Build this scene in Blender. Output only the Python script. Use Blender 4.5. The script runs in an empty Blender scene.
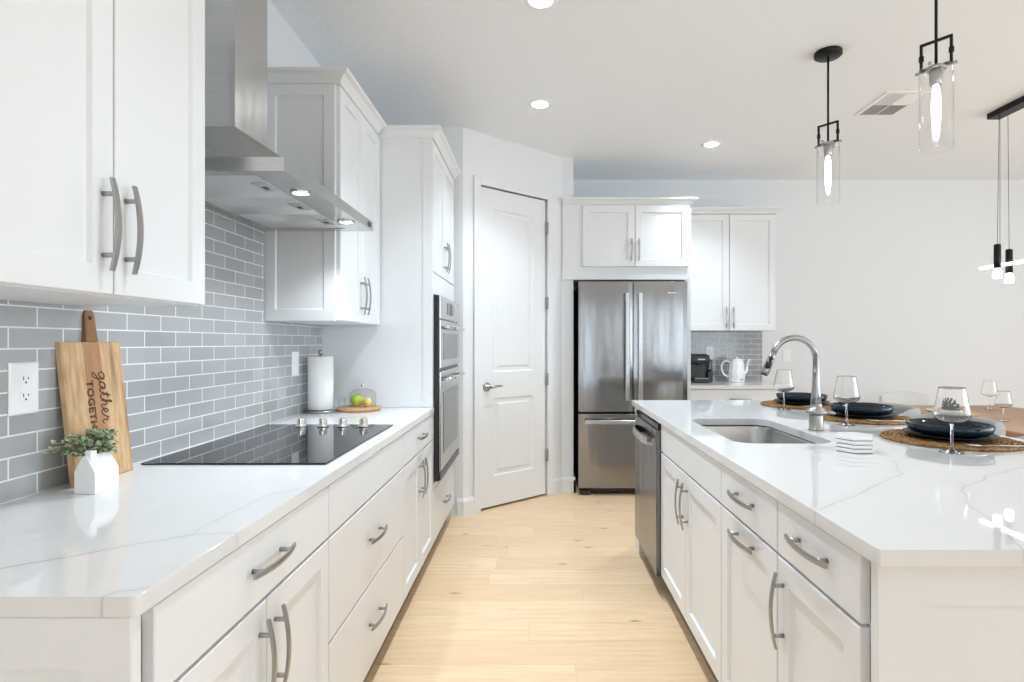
import bpy, bmesh, math, random
from mathutils import Vector, Matrix
random.seed(7)
S = bpy.context.scene
COL = S.collection
PI = math.pi

# ------------------------------------------------------------------ camera, world, lights
H = 1.274                                     # eye height
cam_d = bpy.data.cameras.new('camera')
cam = bpy.data.objects.new('camera', cam_d); COL.objects.link(cam)
cam.location = (0, 0, H); cam.rotation_euler = (PI/2, 0, 0)
cam_d.sensor_width = 36; cam_d.lens = 565*36/1024
cam_d.shift_x = (512-536)/1024; cam_d.shift_y = 1.4/1024
cam_d.clip_start = 0.02
S.camera = cam
S.view_settings.view_transform = 'Standard'; S.view_settings.look = 'None'
S.view_settings.gamma = 1; S.view_settings.use_curve_mapping = False
S.view_settings.exposure = 1.13
S.cycles.max_bounces = 14; S.cycles.diffuse_bounces = 8
S.cycles.caustics_reflective = False; S.cycles.caustics_refractive = False
S.cycles.sample_clamp_indirect = 6.0
S.cycles.use_denoising = True

world = bpy.data.worlds.new('daylight'); S.world = world; world.use_nodes = True
bg = world.node_tree.nodes['Background']
bg.inputs[0].default_value = (0.78, 0.905, 1.0, 1); bg.inputs[1].default_value = 1.0

def area(name, loc, rot, sx, sy, power, col=(0.95, 0.97, 1.0)):
    d = bpy.data.lights.new(name, 'AREA'); d.shape = 'RECTANGLE'; d.size = sx; d.size_y = sy
    d.energy = power; d.color = col
    o = bpy.data.objects.new(name, d); COL.objects.link(o); o.location = loc; o.rotation_euler = rot
    return o
# daylight lamps for the right windows and unseen rear openings added for light
COOL = (.765, .892, 1.0)
area('added_light_sliding_door', (.1, -6.42, 1.2), (PI/2, 0, 0), 2.0, 2.3, 8, COOL)
area('added_light_sidelight', (3.48, -6.42, 1.2), (PI/2, 0, 0), .22, 2.3, 8, COOL)  # narrow strip added for a bright streak in the fridge steel
area('added_light_rear_window', (5.4, -6.42, 1.45), (PI/2, 0, 0), 1.6, 1.9, 16, COOL)
area('daylight_side_window', (6.36, .4, 1.45), (PI/2, 0, PI/2), 5.4, 1.9, 53, COOL)

# ------------------------------------------------------------------ node helpers, materials
class N:
    def __init__(s, name):
        m = bpy.data.materials.new(name); m.use_nodes = True
        s.m = m; s.t = m.node_tree; s.b = s.t.nodes['Principled BSDF']
    def n(s, kind, **kw):
        o = s.t.nodes.new('ShaderNode'+kind)
        for k, v in kw.items():
            if hasattr(o, k) and not k[0].isupper(): setattr(o, k, v)
        return o
    def l(s, a, b): s.t.links.new(a, b)
    def set(s, **kw):
        for k, v in kw.items():
            k = k.replace('_', ' ')
            if isinstance(v, tuple) and len(v) == 3: v = v + (1,)
            s.b.inputs[k].default_value = v
        return s
    def coords(s, scale=(1, 1, 1), rot=(0, 0, 0), kind='Object', loc=(0, 0, 0)):
        c = s.n('TexCoord'); mp = s.n('Mapping')
        mp.inputs['Scale'].default_value = scale; mp.inputs['Rotation'].default_value = rot
        mp.inputs['Location'].default_value = loc
        s.l(c.outputs[kind], mp.inputs[0]); return mp.outputs[0]
    def noise(s, vec, scale, detail=3, rough=.5):
        o = s.n('TexNoise'); o.inputs['Scale'].default_value = scale
        o.inputs['Detail'].default_value = detail; o.inputs['Roughness'].default_value = rough
        s.l(vec, o.inputs['Vector']); return o.outputs['Fac']
    def ramp(s, fac, stops):
        r = s.n('ValToRGB'); e = r.color_ramp.elements
        while len(e) < len(stops): e.new(.5)
        for q, (p, c) in zip(e, stops): q.position = p; q.color = c + (1,) if len(c) == 3 else c
        s.l(fac, r.inputs[0]); return r.outputs[0]
    def bump(s, h, strength, dist):
        b = s.n('Bump'); b.inputs['Strength'].default_value = strength; b.inputs['Distance'].default_value = dist
        s.l(h, b.inputs['Height']); s.l(b.outputs[0], s.b.inputs['Normal'])
    def math(s, op, a, b=None, c=None, clamp=False):
        o = s.n('Math', operation=op); o.use_clamp = clamp
        for i, v in enumerate((a, b, c)):
            if v is None: continue
            if isinstance(v, (int, float)): o.inputs[i].default_value = v
            else: s.l(v, o.inputs[i])
        return o.outputs[0]
    def mix(s, fac, a, b, mode='MIX'):
        o = s.n('Mix', data_type='RGBA', blend_type=mode)
        for sock, v in ((o.inputs[0], fac), (o.inputs[6], a), (o.inputs[7], b)):
            if isinstance(v, (int, float)): sock.default_value = v
            elif isinstance(v, tuple): sock.default_value = v + (1,)
            else: s.l(v, sock)
        return o.outputs[2]

def flat(name, col, rough=.5, metal=0., bump=0, bscale=60, **kw):
    m = N(name).set(Base_Color=col, Roughness=rough, Metallic=metal, **kw)
    v = m.coords()
    nz = m.noise(v, bscale, 3)
    c = m.mix(m.math('MULTIPLY', nz, .06), col, tuple(x*.8 for x in col))
    m.l(c, m.b.inputs['Base Color'])
    if bump: m.bump(nz, bump, .002)
    return m.m

M = {}
M['wall'] = flat('wall_paint', (.775, .79, .807), .6, bump=.05, bscale=250)
m = N('ceiling_paint').set(Base_Color=(.875, .90, .925), Roughness=.75)
m.bump(m.noise(m.coords(), 26, 4, .6), .55, .006); M['ceiling'] = m.m
M['trim'] = flat('trim_paint', (.775, .787, .80), .35)
M['cab'] = flat('cabinet_paint', (.765, .78, .797), .33, bump=.015, bscale=150)
M['cabside'] = flat('cabinet_box', (.755, .77, .787), .4)
M['toe'] = flat('toe_kick_shade_grey', (.20, .20, .195), .6)  # grey puts the shade of the recess into the board colour
M['black'] = flat('black_metal', (.012, .012, .013), .42, .6)
M['blackplastic'] = flat('black_plastic', (.012, .012, .013), .3)
M['rubber'] = flat('dark_rubber', (.03, .03, .03), .7)
M['nickel'] = flat('brushed_nickel', (.40, .395, .385), .3, 1.)
M['chrome'] = flat('chrome', (.72, .72, .72), .14, 1.)
M['white_plastic'] = flat('white_plastic', (.88, .88, .88), .35)
M['ceramic'] = flat('white_ceramic', (.88, .88, .875), .22)
M['paper'] = flat('paper_towel', (.9, .9, .9), .95, bump=.3, bscale=90)
M['blackglass'] = flat('black_glass', (.006, .006, .007), .03)
M['dark'] = flat('dark_cavity', (.02, .02, .02), .6)
M['duct'] = flat('duct_grey', (.55, .55, .55), .7)
M['slot'] = flat('slot_dark', (.06, .06, .06), .6)

def steel(name, col, rough, vec_scale, aniso=.5):
    m = N(name).set(Base_Color=col, Roughness=rough, Metallic=1., Anisotropic=aniso)
    nz = m.noise(m.coords(vec_scale), 14, 3)
    m.l(m.ramp(nz, [(.3, tuple(c*.88 for c in col)), (.7, col)]), m.b.inputs['Base Color'])
    big = m.noise(m.coords((1.5, 1.5, .25)), 3.2, 2)
    m.bump(m.math('ADD', m.math('MULTIPLY', nz, .03), big), .16, .05)
    return m.m
M['steel'] = steel('brushed_steel', (.60, .60, .60), .22, (1, 1, 40))
M['steel_v'] = steel('brushed_steel_fridge', (.31, .31, .313), .15, (30, 30, 1))
M['steel_d'] = steel('dark_stainless', (.21, .21, .215), .18, (40, 40, 1))
M['filter'] = steel('filter_steel', (.82, .82, .82), .42, (60, 1, 1))
M['sink'] = steel('sink_steel', (.60, .60, .60), .26, (20, 20, 20))

def glass(name, col=(1, 1, 1), ior=1.45, rough=0.0):
    m = N(name); m.t.nodes.remove(m.b)
    out = m.t.nodes['Material Output']
    tr = m.n('BsdfTransparent'); tr.inputs[0].default_value = col + (1,)
    gl = m.n('BsdfGlossy'); gl.inputs['Roughness'].default_value = .02
    lw = m.n('LayerWeight'); lw.inputs[0].default_value = .35
    mx = m.n('MixShader')
    m.l(m.math('ADD', m.math('MULTIPLY', m.math('POWER', lw.outputs['Facing'], 2.), .5), .03, clamp=True), mx.inputs[0])
    m.l(tr.outputs[0], mx.inputs[1]); m.l(gl.outputs[0], mx.inputs[2]); m.l(mx.outputs[0], out.inputs[0])
    return m.m
M['glass'] = glass('clear_glass', (.99, .99, .99))
M['tint'] = glass('grey_tank', (.4, .4, .42))
M['window_glass'] = glass('window_glass', (.96, .98, .98))

m = N('drinking_glass').set(Base_Color=(1, 1, 1), Roughness=0., IOR=1.46); m.b.inputs['Transmission Weight'].default_value = 1.
M['wineglass'] = m.m
def emit(name, col, strength):
    m = N(name); m.set(Base_Color=(.9, .9, .9), Emission_Color=col, Emission_Strength=strength); return m.m
M['lamp'] = emit('lamp_glow', (1, .98, .95), 14)
M['bulb'] = emit('bulb_glow', (1, .97, .93), 7)
M['ledbar'] = emit('led_bar_glow', (1, .99, .97), 2.5)
M['bulb2'] = emit('soft_bulb_glow', (1, .98, .95), 2)

# glossy grey subway tile
def tile(name, axis, off, dark=1.):
    m = N(name).set(Roughness=.1)
    rot = {'x': (PI/2, 0, 0), 'y': (0, PI/2, 0)}
    c = m.n('TexCoord'); sx = m.n('SeparateXYZ'); cb = m.n('CombineXYZ')
    m.l(c.outputs['Object'], sx.inputs[0])
    m.l(m.math('ADD', sx.outputs[0 if axis == 'x' else 1], off[0]), cb.inputs[0]); m.l(m.math('ADD', sx.outputs[2], off[1]), cb.inputs[1])
    b = m.n('TexBrick'); m.l(cb.outputs[0], b.inputs['Vector'])
    b.inputs['Scale'].default_value = 1; b.inputs['Brick Width'].default_value = .1515; b.inputs['Row Height'].default_value = .0505
    b.inputs['Mortar Size'].default_value = .0022; b.inputs['Mortar Smooth'].default_value = .15; b.inputs['Bias'].default_value = 0
    b.inputs['Color1'].default_value = (.335*dark, .342*dark, .35*dark, 1); b.inputs['Color2'].default_value = (.41*dark, .417*dark, .425*dark, 1)
    b.inputs['Mortar'].default_value = (.82, .82, .82, 1)
    cl = m.noise(m.coords((1, 1, 1)), 9, 3)
    m.l(m.mix(m.math('MULTIPLY', cl, .35), b.outputs['Color'], (.5, .505, .51)), m.b.inputs['Base Color'])
    m.l(m.math('MULTIPLY_ADD', b.outputs['Fac'], .6, .08), m.b.inputs['Roughness'])
    w = m.noise(m.coords(), 11, 2)
    m.bump(m.math('ADD', m.math('MULTIPLY', b.outputs['Fac'], -1.), m.math('MULTIPLY', w, .35)), .35, .004)
    return m.m
M['tile_l'] = tile('grey_subway_tile', 'y', (-1.304+.1515*9, -.9055))
M['tile_b'] = tile('grey_subway_tile_back', 'x', (.04, -.9055), .8)

# white quartz with grey veins following given poly lines (x, y in metres)
def quartz(name, veins):
    m = N(name).set(Roughness=.03)
    c = m.n('TexCoord'); nz = m.n('TexNoise'); nz.inputs['Scale'].default_value = 5; nz.inputs['Detail'].default_value = 5
    m.l(c.outputs['Object'], nz.inputs['Vector'])
    sub = m.n('VectorMath', operation='SUBTRACT'); m.l(nz.outputs['Color'], sub.inputs[0]); sub.inputs[1].default_value = (.5, .5, .5)
    sc = m.n('VectorMath', operation='SCALE'); m.l(sub.outputs[0], sc.inputs[0]); sc.inputs['Scale'].default_value = .07
    ad = m.n('VectorMath', operation='ADD'); m.l(c.outputs['Object'], ad.inputs[0]); m.l(sc.outputs[0], ad.inputs[1])
    flatv = m.n('VectorMath', operation='MULTIPLY'); m.l(ad.outputs[0], flatv.inputs[0]); flatv.inputs[1].default_value = (1, 1, 0)
    p = flatv.outputs[0]; total = None
    for line, width, strength in veins:
        best = None
        for a, b in zip(line[:-1], line[1:]):
            ba = (b[0]-a[0], b[1]-a[1], 0); L2 = ba[0]**2+ba[1]**2
            s1 = m.n('VectorMath', operation='SUBTRACT'); m.l(p, s1.inputs[0]); s1.inputs[1].default_value = (a[0], a[1], 0)
            dt = m.n('VectorMath', operation='DOT_PRODUCT'); m.l(s1.outputs[0], dt.inputs[0]); dt.inputs[1].default_value = ba
            h = m.math('MULTIPLY', dt.outputs['Value'], 1/L2, clamp=True)
            s2 = m.n('VectorMath', operation='SCALE'); s2.inputs[0].default_value = ba; m.l(h, s2.inputs['Scale'])
            s3 = m.n('VectorMath', operation='SUBTRACT'); m.l(s1.outputs[0], s3.inputs[0]); m.l(s2.outputs[0], s3.inputs[1])
            ln = m.n('VectorMath', operation='LENGTH'); m.l(s3.outputs[0], ln.inputs[0])
            best = ln.outputs['Value'] if best is None else m.math('MINIMUM', best, ln.outputs['Value'])
        core = m.math('SUBTRACT', 1, m.math('DIVIDE', best, width), clamp=True)
        halo = m.math('SUBTRACT', 1, m.math('DIVIDE', best, width*7), clamp=True)
        v = m.math('ADD', m.math('MULTIPLY', core, strength), m.math('MULTIPLY', halo, strength*.16))
        total = v if total is None else m.math('MAXIMUM', total, v)
    n2 = m.noise(c.outputs['Object'], 9, 4)
    total = m.math('MULTIPLY', total, m.math('MULTIPLY_ADD', n2, 1.1, .35), clamp=True)
    soft = m.noise(c.outputs['Object'], 2.2, 5)
    base = m.mix(m.math('MULTIPLY', soft, .25), (.74, .742, .745), (.69, .692, .696))
    m.l(m.mix(total, base, (.36, .36, .37)), m.b.inputs['Base Color'])
    return m.m

# oak plank floor, boards running across the aisle
m = N('oak_planks').set(Roughness=.42)
tc_ = m.n('TexCoord'); sx = m.n('SeparateXYZ'); m.l(tc_.outputs['Object'], sx.inputs[0])
PW, PL = .186, 1.45
row = m.math('FLOOR', m.math('DIVIDE', sx.outputs[1], PW))
wn = m.n('TexWhiteNoise', noise_dimensions='1D'); m.l(row, wn.inputs['W'])
xs = m.math('DIVIDE', m.math('ADD', sx.outputs[0], m.math('MULTIPLY', wn.outputs['Value'], 7.3)), PL)
cell = m.math('FLOOR', xs); fx_ = m.math('FRACT', xs); fy_ = m.math('FRACT', m.math('DIVIDE', sx.outputs[1], PW))
cv = m.n('CombineXYZ'); m.l(cell, cv.inputs[0]); m.l(row, cv.inputs[1])
wn2 = m.n('TexWhiteNoise', noise_dimensions='2D'); m.l(cv.outputs[0], wn2.inputs['Vector'])
ex = m.math('MULTIPLY', m.math('MINIMUM', fx_, m.math('SUBTRACT', 1, fx_)), PL); ey = m.math('MULTIPLY', m.math('MINIMUM', fy_, m.math('SUBTRACT', 1, fy_)), PW)
seam = m.math('SUBTRACT', 1, m.math('DIVIDE', m.math('MINIMUM', ex, ey), .0016), clamp=True)
# every board has its own grain: shift the noise by the board's random value
gv = m.n('CombineXYZ'); m.l(m.math('ADD', sx.outputs[0], m.math('MULTIPLY', wn2.outputs['Value'], 31.)), gv.inputs[0]); m.l(sx.outputs[1], gv.inputs[1]); m.l(wn2.outputs['Value'], gv.inputs[2])
def gmap(sc):
    mp = m.n('Mapping'); mp.inputs['Scale'].default_value = sc; m.l(gv.outputs[0], mp.inputs[0]); return mp.outputs[0]
g = m.noise(gmap((1.1, 15, 1)), 3.0, 6, .62); g2 = m.noise(gmap((1.6, 60, 1)), 2.4, 5, .65)
col = m.mix(wn2.outputs['Value'], (.80, .575, .365), (.875, .655, .435))
col = m.mix(m.ramp(g, [(.40, (0, 0, 0)), (.72, (.75, .75, .75))]), col, (.70, .47, .27))
col = m.mix(m.ramp(g2, [(.50, (0, 0, 0)), (.75, (.30, .30, .30))]), col, (.52, .32, .17))
vo = m.n('TexVoronoi', voronoi_dimensions='2D'); vo.inputs['Scale'].default_value = 1; m.l(gmap((1.7, 4.6, 0)), vo.inputs['Vector']); vo.inputs['Randomness'].default_value = 1
kn = m.ramp(vo.outputs['Distance'], [(.015, (1, 1, 1)), (.065, (0, 0, 0))])
vsep = m.n('SeparateColor'); m.l(vo.outputs['Color'], vsep.inputs[0])
col = m.mix(m.math('MULTIPLY', kn, m.ramp(vsep.outputs[0], [(.40, (0, 0, 0)), (.6, (.8, .8, .8))])), col, (.34, .19, .09))
col = m.mix(m.math('MULTIPLY', seam, .55), col, (.48, .31, .18))
m.l(col, m.b.inputs['Base Color']); m.bump(m.math('ADD', g, m.math('MULTIPLY', seam, -1.2)), .07, .003)
M['floor'] = m.m

def wood(name, c1, c2, knot, scale, rough=.5):
    m = N(name).set(Roughness=rough)
    w = m.noise(m.coords(scale), 4, 5, .6)
    col = m.ramp(w, [(.25, c1), (.5, tuple((a+b)/2 for a, b in zip(c1, c2))), (.72, c2)])
    vo = m.n('TexVoronoi'); vo.inputs['Scale'].default_value = 1
    m.l(m.coords(tuple(x*.9 for x in scale)), vo.inputs['Vector'])
    kn = m.ramp(vo.outputs['Distance'], [(.08, (1, 1, 1)), (.34, (0, 0, 0))])
    m.l(m.mix(m.math('MULTIPLY', kn, .6), col, knot), m.b.inputs['Base Color'])
    m.bump(w, .08, .002); return m.m
M['acacia'] = wood('acacia_wood', (.70, .49, .29), (.44, .255, .12), (.16, .075, .03), (7, 26, 3.2))
M['acacia_mid'] = wood('acacia_wood_dark_stave', (.36, .18, .085), (.50, .28, .145), (.2, .1, .04), (6, 30, 2.5))
M['acacia_dark'] = wood('walnut_handle', (.34, .17, .08), (.24, .11, .05), (.12, .05, .02), (8, 30, 4))
M['olive'] = wood('serving_board_wood', (.62, .38, .2), (.42, .22, .1), (.2, .09, .04), (14, 14, 4))
M['table_wood'] = wood('dining_table_wood', (.50, .31, .19), (.38, .22, .13), (.22, .12, .06), (2, 9, 2))
M['burn'] = flat('burnt_lettering', (.10, .045, .02), .8)
m = N('woven_rattan').set(Roughness=.8)
rn = m.noise(m.coords(), 70, 4, .7); m.l(m.ramp(rn, [(.32, (.07, .032, .012)), (.5, (.30, .155, .055)), (.68, (.50, .30, .13))]), m.b.inputs['Base Color']); m.bump(rn, .9, .003)
M['rattan'] = m.m
M['rattan2'] = flat('woven_rattan_pale', (.52, .35, .19), .8, bump=.9, bscale=220)
M['navy'] = flat('navy_glaze', (.005, .017, .030), .07, Specular_IOR_Level=.4)
M['charcoal'] = flat('charcoal_glaze', (.008, .008, .010), .42, Specular_IOR_Level=.3)
M['cutlery'] = flat('cutlery_steel', (.7, .7, .7), .16, 1.)
M['fabric'] = flat('grey_upholstery', (.36, .355, .345), .9, bump=.5, bscale=400)
M['fabric_w'] = flat('cream_upholstery', (.76, .74, .71), .9, bump=.5, bscale=300)
M['leg'] = flat('dark_leg', (.03, .025, .022), .45)
M['marble'] = flat('coaster_marble', (.80, .80, .80), .12, bscale=18)
M['cork'] = flat('coaster_base', (.22, .22, .22), .7)
M['napkin'] = flat('dark_napkin', (.02, .023, .03), .9, bump=.4, bscale=200)
M['stem_green'] = flat('stem_green', (.14, .16, .07), .7)
m = N('eucalyptus_leaf').set(Roughness=.6)
oi = m.noise(m.coords(), 40, 2)
m.l(m.ramp(oi, [(.34, (.13, .19, .10)), (.5, (.36, .42, .25)), (.64, (.66, .68, .50))]), m.b.inputs['Base Color']); M['leaf'] = m.m
m = N('dark_leaf').set(Roughness=.5, Base_Color=(.03, .05, .03)); M['leaf_dark'] = m.m
m = N('apple_skin').set(Roughness=.25)
m.l(m.ramp(m.noise(m.coords(), 25, 3), [(.3, (.32, .48, .03)), (.7, (.52, .64, .08))]), m.b.inputs['Base Color']); M['apple'] = m.m
m = N('lemon_skin').set(Roughness=.4)
m.l(m.ramp(m.noise(m.coords(), 30, 3), [(.3, (.80, .46, .03)), (.7, (.88, .62, .08))]), m.b.inputs['Base Color']); m.bump(m.noise(m.coords(), 300, 2), .2, .001); M['lemon'] = m.m

# ------------------------------------------------------------------ mesh helpers
class Frame:
    """maps local (u along the run, n out of the face, z up) to the world"""
    def __init__(s, o, u, n): s.o = Vector(o); s.u = Vector(u).normalized(); s.n = Vector(n).normalized()
    def __call__(s, u, n, z): return s.o + s.u*u + s.n*n + Vector((0, 0, z))
W = Frame((0, 0, 0), (1, 0, 0), (0, 1, 0))

class MB:
    def __init__(s): s.bm = bmesh.new()
    def face(s, pts, smooth=False):
        f = s.bm.faces.new([s.bm.verts.new(p) for p in pts]); f.smooth = smooth; return f
    def loft(s, rings, cap0=True, cap1=True, smooth=False, closed=True):
        vs = [[s.bm.verts.new(p) for p in r] for r in rings]
        k = len(vs[0])
        for a, b in zip(vs[:-1], vs[1:]):
            for i in range(k if closed else k-1):
                f = s.bm.faces.new((a[i], a[(i+1) % k], b[(i+1) % k], b[i])); f.smooth = smooth
        if cap0: s.bm.faces.new(vs[0][::-1])
        if cap1: s.bm.faces.new(vs[-1])
        return s
    def box(s, F, u0, u1, n0, n1, z0, z1, ch=0):
        """box; ch chamfers all the edges round the n1 side and z top"""
        if ch <= 0:
            return s.loft([[F(u0, n0, z), F(u1, n0, z), F(u1, n1, z), F(u0, n1, z)] for z in (z0, z1)])
        c = ch
        def r(z, d): return [F(u0+d+c, n0+d, z), F(u1-d-c, n0+d, z), F(u1-d, n0+d+c, z), F(u1-d, n1-d-c, z), F(u1-d-c, n1-d, z), F(u0+d+c, n1-d, z), F(u0+d, n1-d-c, z), F(u0+d, n0+d+c, z)]
        return s.loft([r(z0, c), r(z0+c, 0), r(z1-c, 0), r(z1, c)])
    def panel(s, F, u0, u1, z0, z1, rings, cap0=True, cap1=True):
        """rectangular rings (inset, n) lofted: door and drawer fronts"""
        return s.loft([[F(u0+i, n, z0+i), F(u1-i, n, z0+i), F(u1-i, n, z1-i), F(u0+i, n, z1-i)] for i, n in rings], cap0, cap1)
    def shaker(s, F, u0, u1, z0, z1, n0=0.001, t=.02, w=.057):
        return s.panel(F, u0, u1, z0, z1, [(0, n0), (0, n0+t-.002), (.002, n0+t), (w, n0+t), (w+.003, n0+t-.010)])
    def slab(s, F, u0, u1, z0, z1, n0=0.001, t=.02):
        return s.panel(F, u0, u1, z0, z1, [(0, n0), (0, n0+t-.002), (.002, n0+t)])
    def lathe(s, o, prof, k=32, smooth=True, cap0=False, cap1=False, sy=1.):
        o = Vector(o)
        rings = [[o+Vector((r*math.cos(2*PI*i/k), r*sy*math.sin(2*PI*i/k), z)) for i in range(k)] for r, z in prof]
        return s.loft(rings, cap0, cap1, smooth)
    def cyl(s, a, b, r, r2=None, k=16, smooth=True, caps=True):
        return s.tube([a, b], [r, r if r2 is None else r2], k, smooth, caps)
    def tube(s, pts, r, k=10, smooth=True, caps=True, flatten=None):
        pts = [Vector(p) for p in pts]
        if not isinstance(r, (list, tuple)): r = [r]*len(pts)
        rings = []; prev = None
        for i, p in enumerate(pts):
            t = (pts[min(i+1, len(pts)-1)]-pts[max(i-1, 0)]).normalized()
            if prev is None:
                a = t.cross(Vector((0, 0, 1)))
                if a.length < 1e-3: a = t.cross(Vector((0, 1, 0)))
                a.normalize()
            else:
                a = (prev - t*prev.dot(t)).normalized()
            prev = a; b = t.cross(a)
            fx, fy = flatten or (1, 1)
            rings.append([p + a*(r[i]*fx*math.cos(2*PI*j/k)) + b*(r[i]*fy*math.sin(2*PI*j/k)) for j in range(k)])
        return s.loft(rings, caps, caps, smooth)
    def sphere(s, o, r, k=20, sz=1., rings=10):
        prof = [(max(1e-4, r*math.sin(PI*i/rings)), -r*sz*math.cos(PI*i/rings)) for i in range(rings+1)]
        return s.lathe(o, prof, k)
    def build(s, name, mat, parent=None, origin=None, bevel=0, recalc=True):
        if recalc: bmesh.ops.recalc_face_normals(s.bm, faces=s.bm.faces[:])
        off = Vector((0, 0, 0)); p = parent
        if p is not None:
            while p.parent: p = p.parent
            off = Vector(p['_base'])
        elif origin is not None: off = Vector(origin)
        if off.length: bmesh.ops.translate(s.bm, verts=s.bm.verts[:], vec=-off)
        me = bpy.data.meshes.new(name); s.bm.to_mesh(me); s.bm.free()
        o = bpy.data.objects.new(name, me); COL.objects.link(o); me.materials.append(mat)
        if parent is not None: o.parent = parent
        elif origin is not None: o.location = off
        if bevel:
            b = o.modifiers.new('edge', 'BEVEL'); b.width = bevel; b.segments = 2; b.limit_method = 'ANGLE'; b.angle_limit = .6
        return o

def tag(o, label, cat, group=None):
    o['label'] = label; o['category'] = cat
    if group: o['group'] = group
    return o
def thing(name, loc, label, cat, group=None):
    o = bpy.data.objects.new(name, None); COL.objects.link(o); o.location = loc; o['_base'] = tuple(loc)
    o.empty_display_size = .1
    return tag(o, label, cat, group)
def struct(o): o['kind'] = 'structure'; return o
def kids(o): return [c for c in bpy.data.objects if c.parent == o]
def copy_tree(o, loc, rotz=None, label=None):
    def rec(x, p):
        c = x.copy(); COL.objects.link(c)
        if p: c.parent = p
        for k_ in kids(x): rec(k_, c)
        return c
    src = [o]; r = rec(o, None); r.location = loc
    if rotz is not None: r.rotation_euler = (0, 0, rotz)
    if label: r['label'] = label
    return r

def smooth_path(pts, k=8, closed=False):
    out = []; n = len(pts); P = [Vector(p) for p in pts]
    for i in range(n-1):
        p0, p1, p2, p3 = P[max(i-1, 0)], P[i], P[i+1], P[min(i+2, n-1)]
        for j in range(k):
            t = j/k
            out.append(.5*((2*p1)+(-p0+p2)*t+(2*p0-5*p1+4*p2-p3)*t*t+(-p0+3*p1-3*p2+p3)*t**3))
    out.append(P[-1]); return out

def add_handle(F, u, z, parent, vertical=True, L=.19, n0=.021, name='handle'):
    """arched bar pull on two posts"""
    mb = MB(); rings = []
    nst = 14
    def P(a, n, w): return F(u+w, n, z+a) if vertical else F(u+a, n, z+w)
    for i in range(nst+1):
        t = -1+2*i/nst; a = t*L/2
        n = n0+.020+.013*(1-t*t); hw = .0062*(1-.25*abs(t)**3); th = .0035
        rings.append([P(a, n-th, -hw), P(a, n-th, hw), P(a, n+th*.6, hw), P(a, n+th*.9, 0), P(a, n+th*.6, -hw)])
    mb.loft(rings)
    for sgn in (-1, 1):
        a = sgn*L*.33; n1 = n0+.020+.013*(1-.66**2)-.002
        k = 10
        mb.loft([[P(a+.0052*math.cos(2*PI*j/k), n, .0052*math.sin(2*PI*j/k)) for j in range(k)] for n in (n0-.001, n1)], smooth=True)
    return mb.build(name, M['nickel'], parent)

# ------------------------------------------------------------------ measures of the room
XL, YB, ZC = -1.227, 5.48, 2.85               # left wall, back wall, ceiling
CT, CB = .905, .875                           # counter top and underside
YR, XR = -6.5, 6.45                           # rear wall, right wall
TL = XL+.009                                  # tile face, left

def wallbox(name, x0, x1, y0, y1, z0=0, z1=ZC, mat='wall'):
    return struct(MB().box(W, x0, x1, y0, y1, z0, z1).build(name, M[mat]))
struct(MB().box(W, XL-.15, XR+.15, YR-.15, YB+.15, -.1, 0).build('floor', M['floor']))
struct(MB().box(W, XL-.15, XR+.15, YR-.15, YB+.15, ZC, ZC+.12).build('ceiling', M['ceiling']))
wallbox('wall_left', XL-.12, XL, YR, YB+.12)
wallbox('wall_back', XL-.12, XR+.12, YB, YB+.12)
# pantry walls: one facing the room, one on the diagonal with the door, one ending at the fridge
P0 = Vector((-.535, 4.14, 0)); P1 = Vector((.219, 4.808, 0))
wallbox('wall_pantry_side', XL+.0, P0.x, P0.y, P0.y+.1)
du = (P1-P0).normalized(); dn = Vector((du.y, -du.x, 0))    # out of the wall, to the camera
FD = Frame(P0, du, dn); LD = (P1-P0).length
d0, d1, dz = .152, .152+.682, 2.455             # door leaf along the diagonal
mb = MB()
mb.box(FD, 0, d0-.012, -.1, 0, 0, ZC); mb.box(FD, d1+.012, LD, -.1, 0, 0, ZC); mb.box(FD, d0-.012, d1+.012, -.1, 0, dz+.012, ZC)
struct(mb.build('wall_pantry_diagonal', M['wall']))
wallbox('wall_pantry_end', P1.x, .318, P1.y, YB)
# right wall with three windows, rear wall with openings added for light and reflections
mb = MB()
mb.box(W, XR, XR+.12, YR, -2.3, 0, ZC); mb.box(W, XR, XR+.12, 3.1, YB, 0, ZC)
mb.box(W, XR, XR+.12, -2.3, 3.1, 0, .5); mb.box(W, XR, XR+.12, -2.3, 3.1, 2.4, ZC)
struct(mb.build('wall_right', M['wall']))
mb = MB()
for a_, b_ in ((XL-.12, -.95), (1.15, 3.36), (3.60, 4.55), (6.25, XR+.12)): mb.box(W, a_, b_, YR-.12, YR, 0, ZC)
for a_, b_, c_ in ((-.95, 1.15, 0), (3.36, 3.60, 0), (4.55, 6.25, .45)):
    mb.box(W, a_, b_, YR-.12, YR, 2.4, ZC)
    if c_: mb.box(W, a_, b_, YR-.12, YR, 0, c_)
struct(mb.build('wall_rear', M['wall']))
mb = MB()
for y in (-2.3, -.52, 1.28, 3.05): mb.box(W, XR+.02, XR+.08, y, y+.05, .5, 2.4)
mb.box(W, XR+.02, XR+.08, -2.3, 3.1, .5, .55); mb.box(W, XR+.02, XR+.08, -2.3, 3.1, 2.35, 2.4)
wf = struct(mb.build('window_1', M['trim']))
mb = MB()
for x in (-.95, .07, 1.09): mb.box(W, x, x+.06, YR-.09, YR-.03, 0, 2.4)
mb.box(W, -.95, 1.15, YR-.09, YR-.03, 2.34, 2.4); mb.box(W, -.95, 1.15, YR-.09, YR-.03, 0, .05)
struct(mb.build('window_2', M['trim']))  # frame of the added rear sliding door

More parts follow.
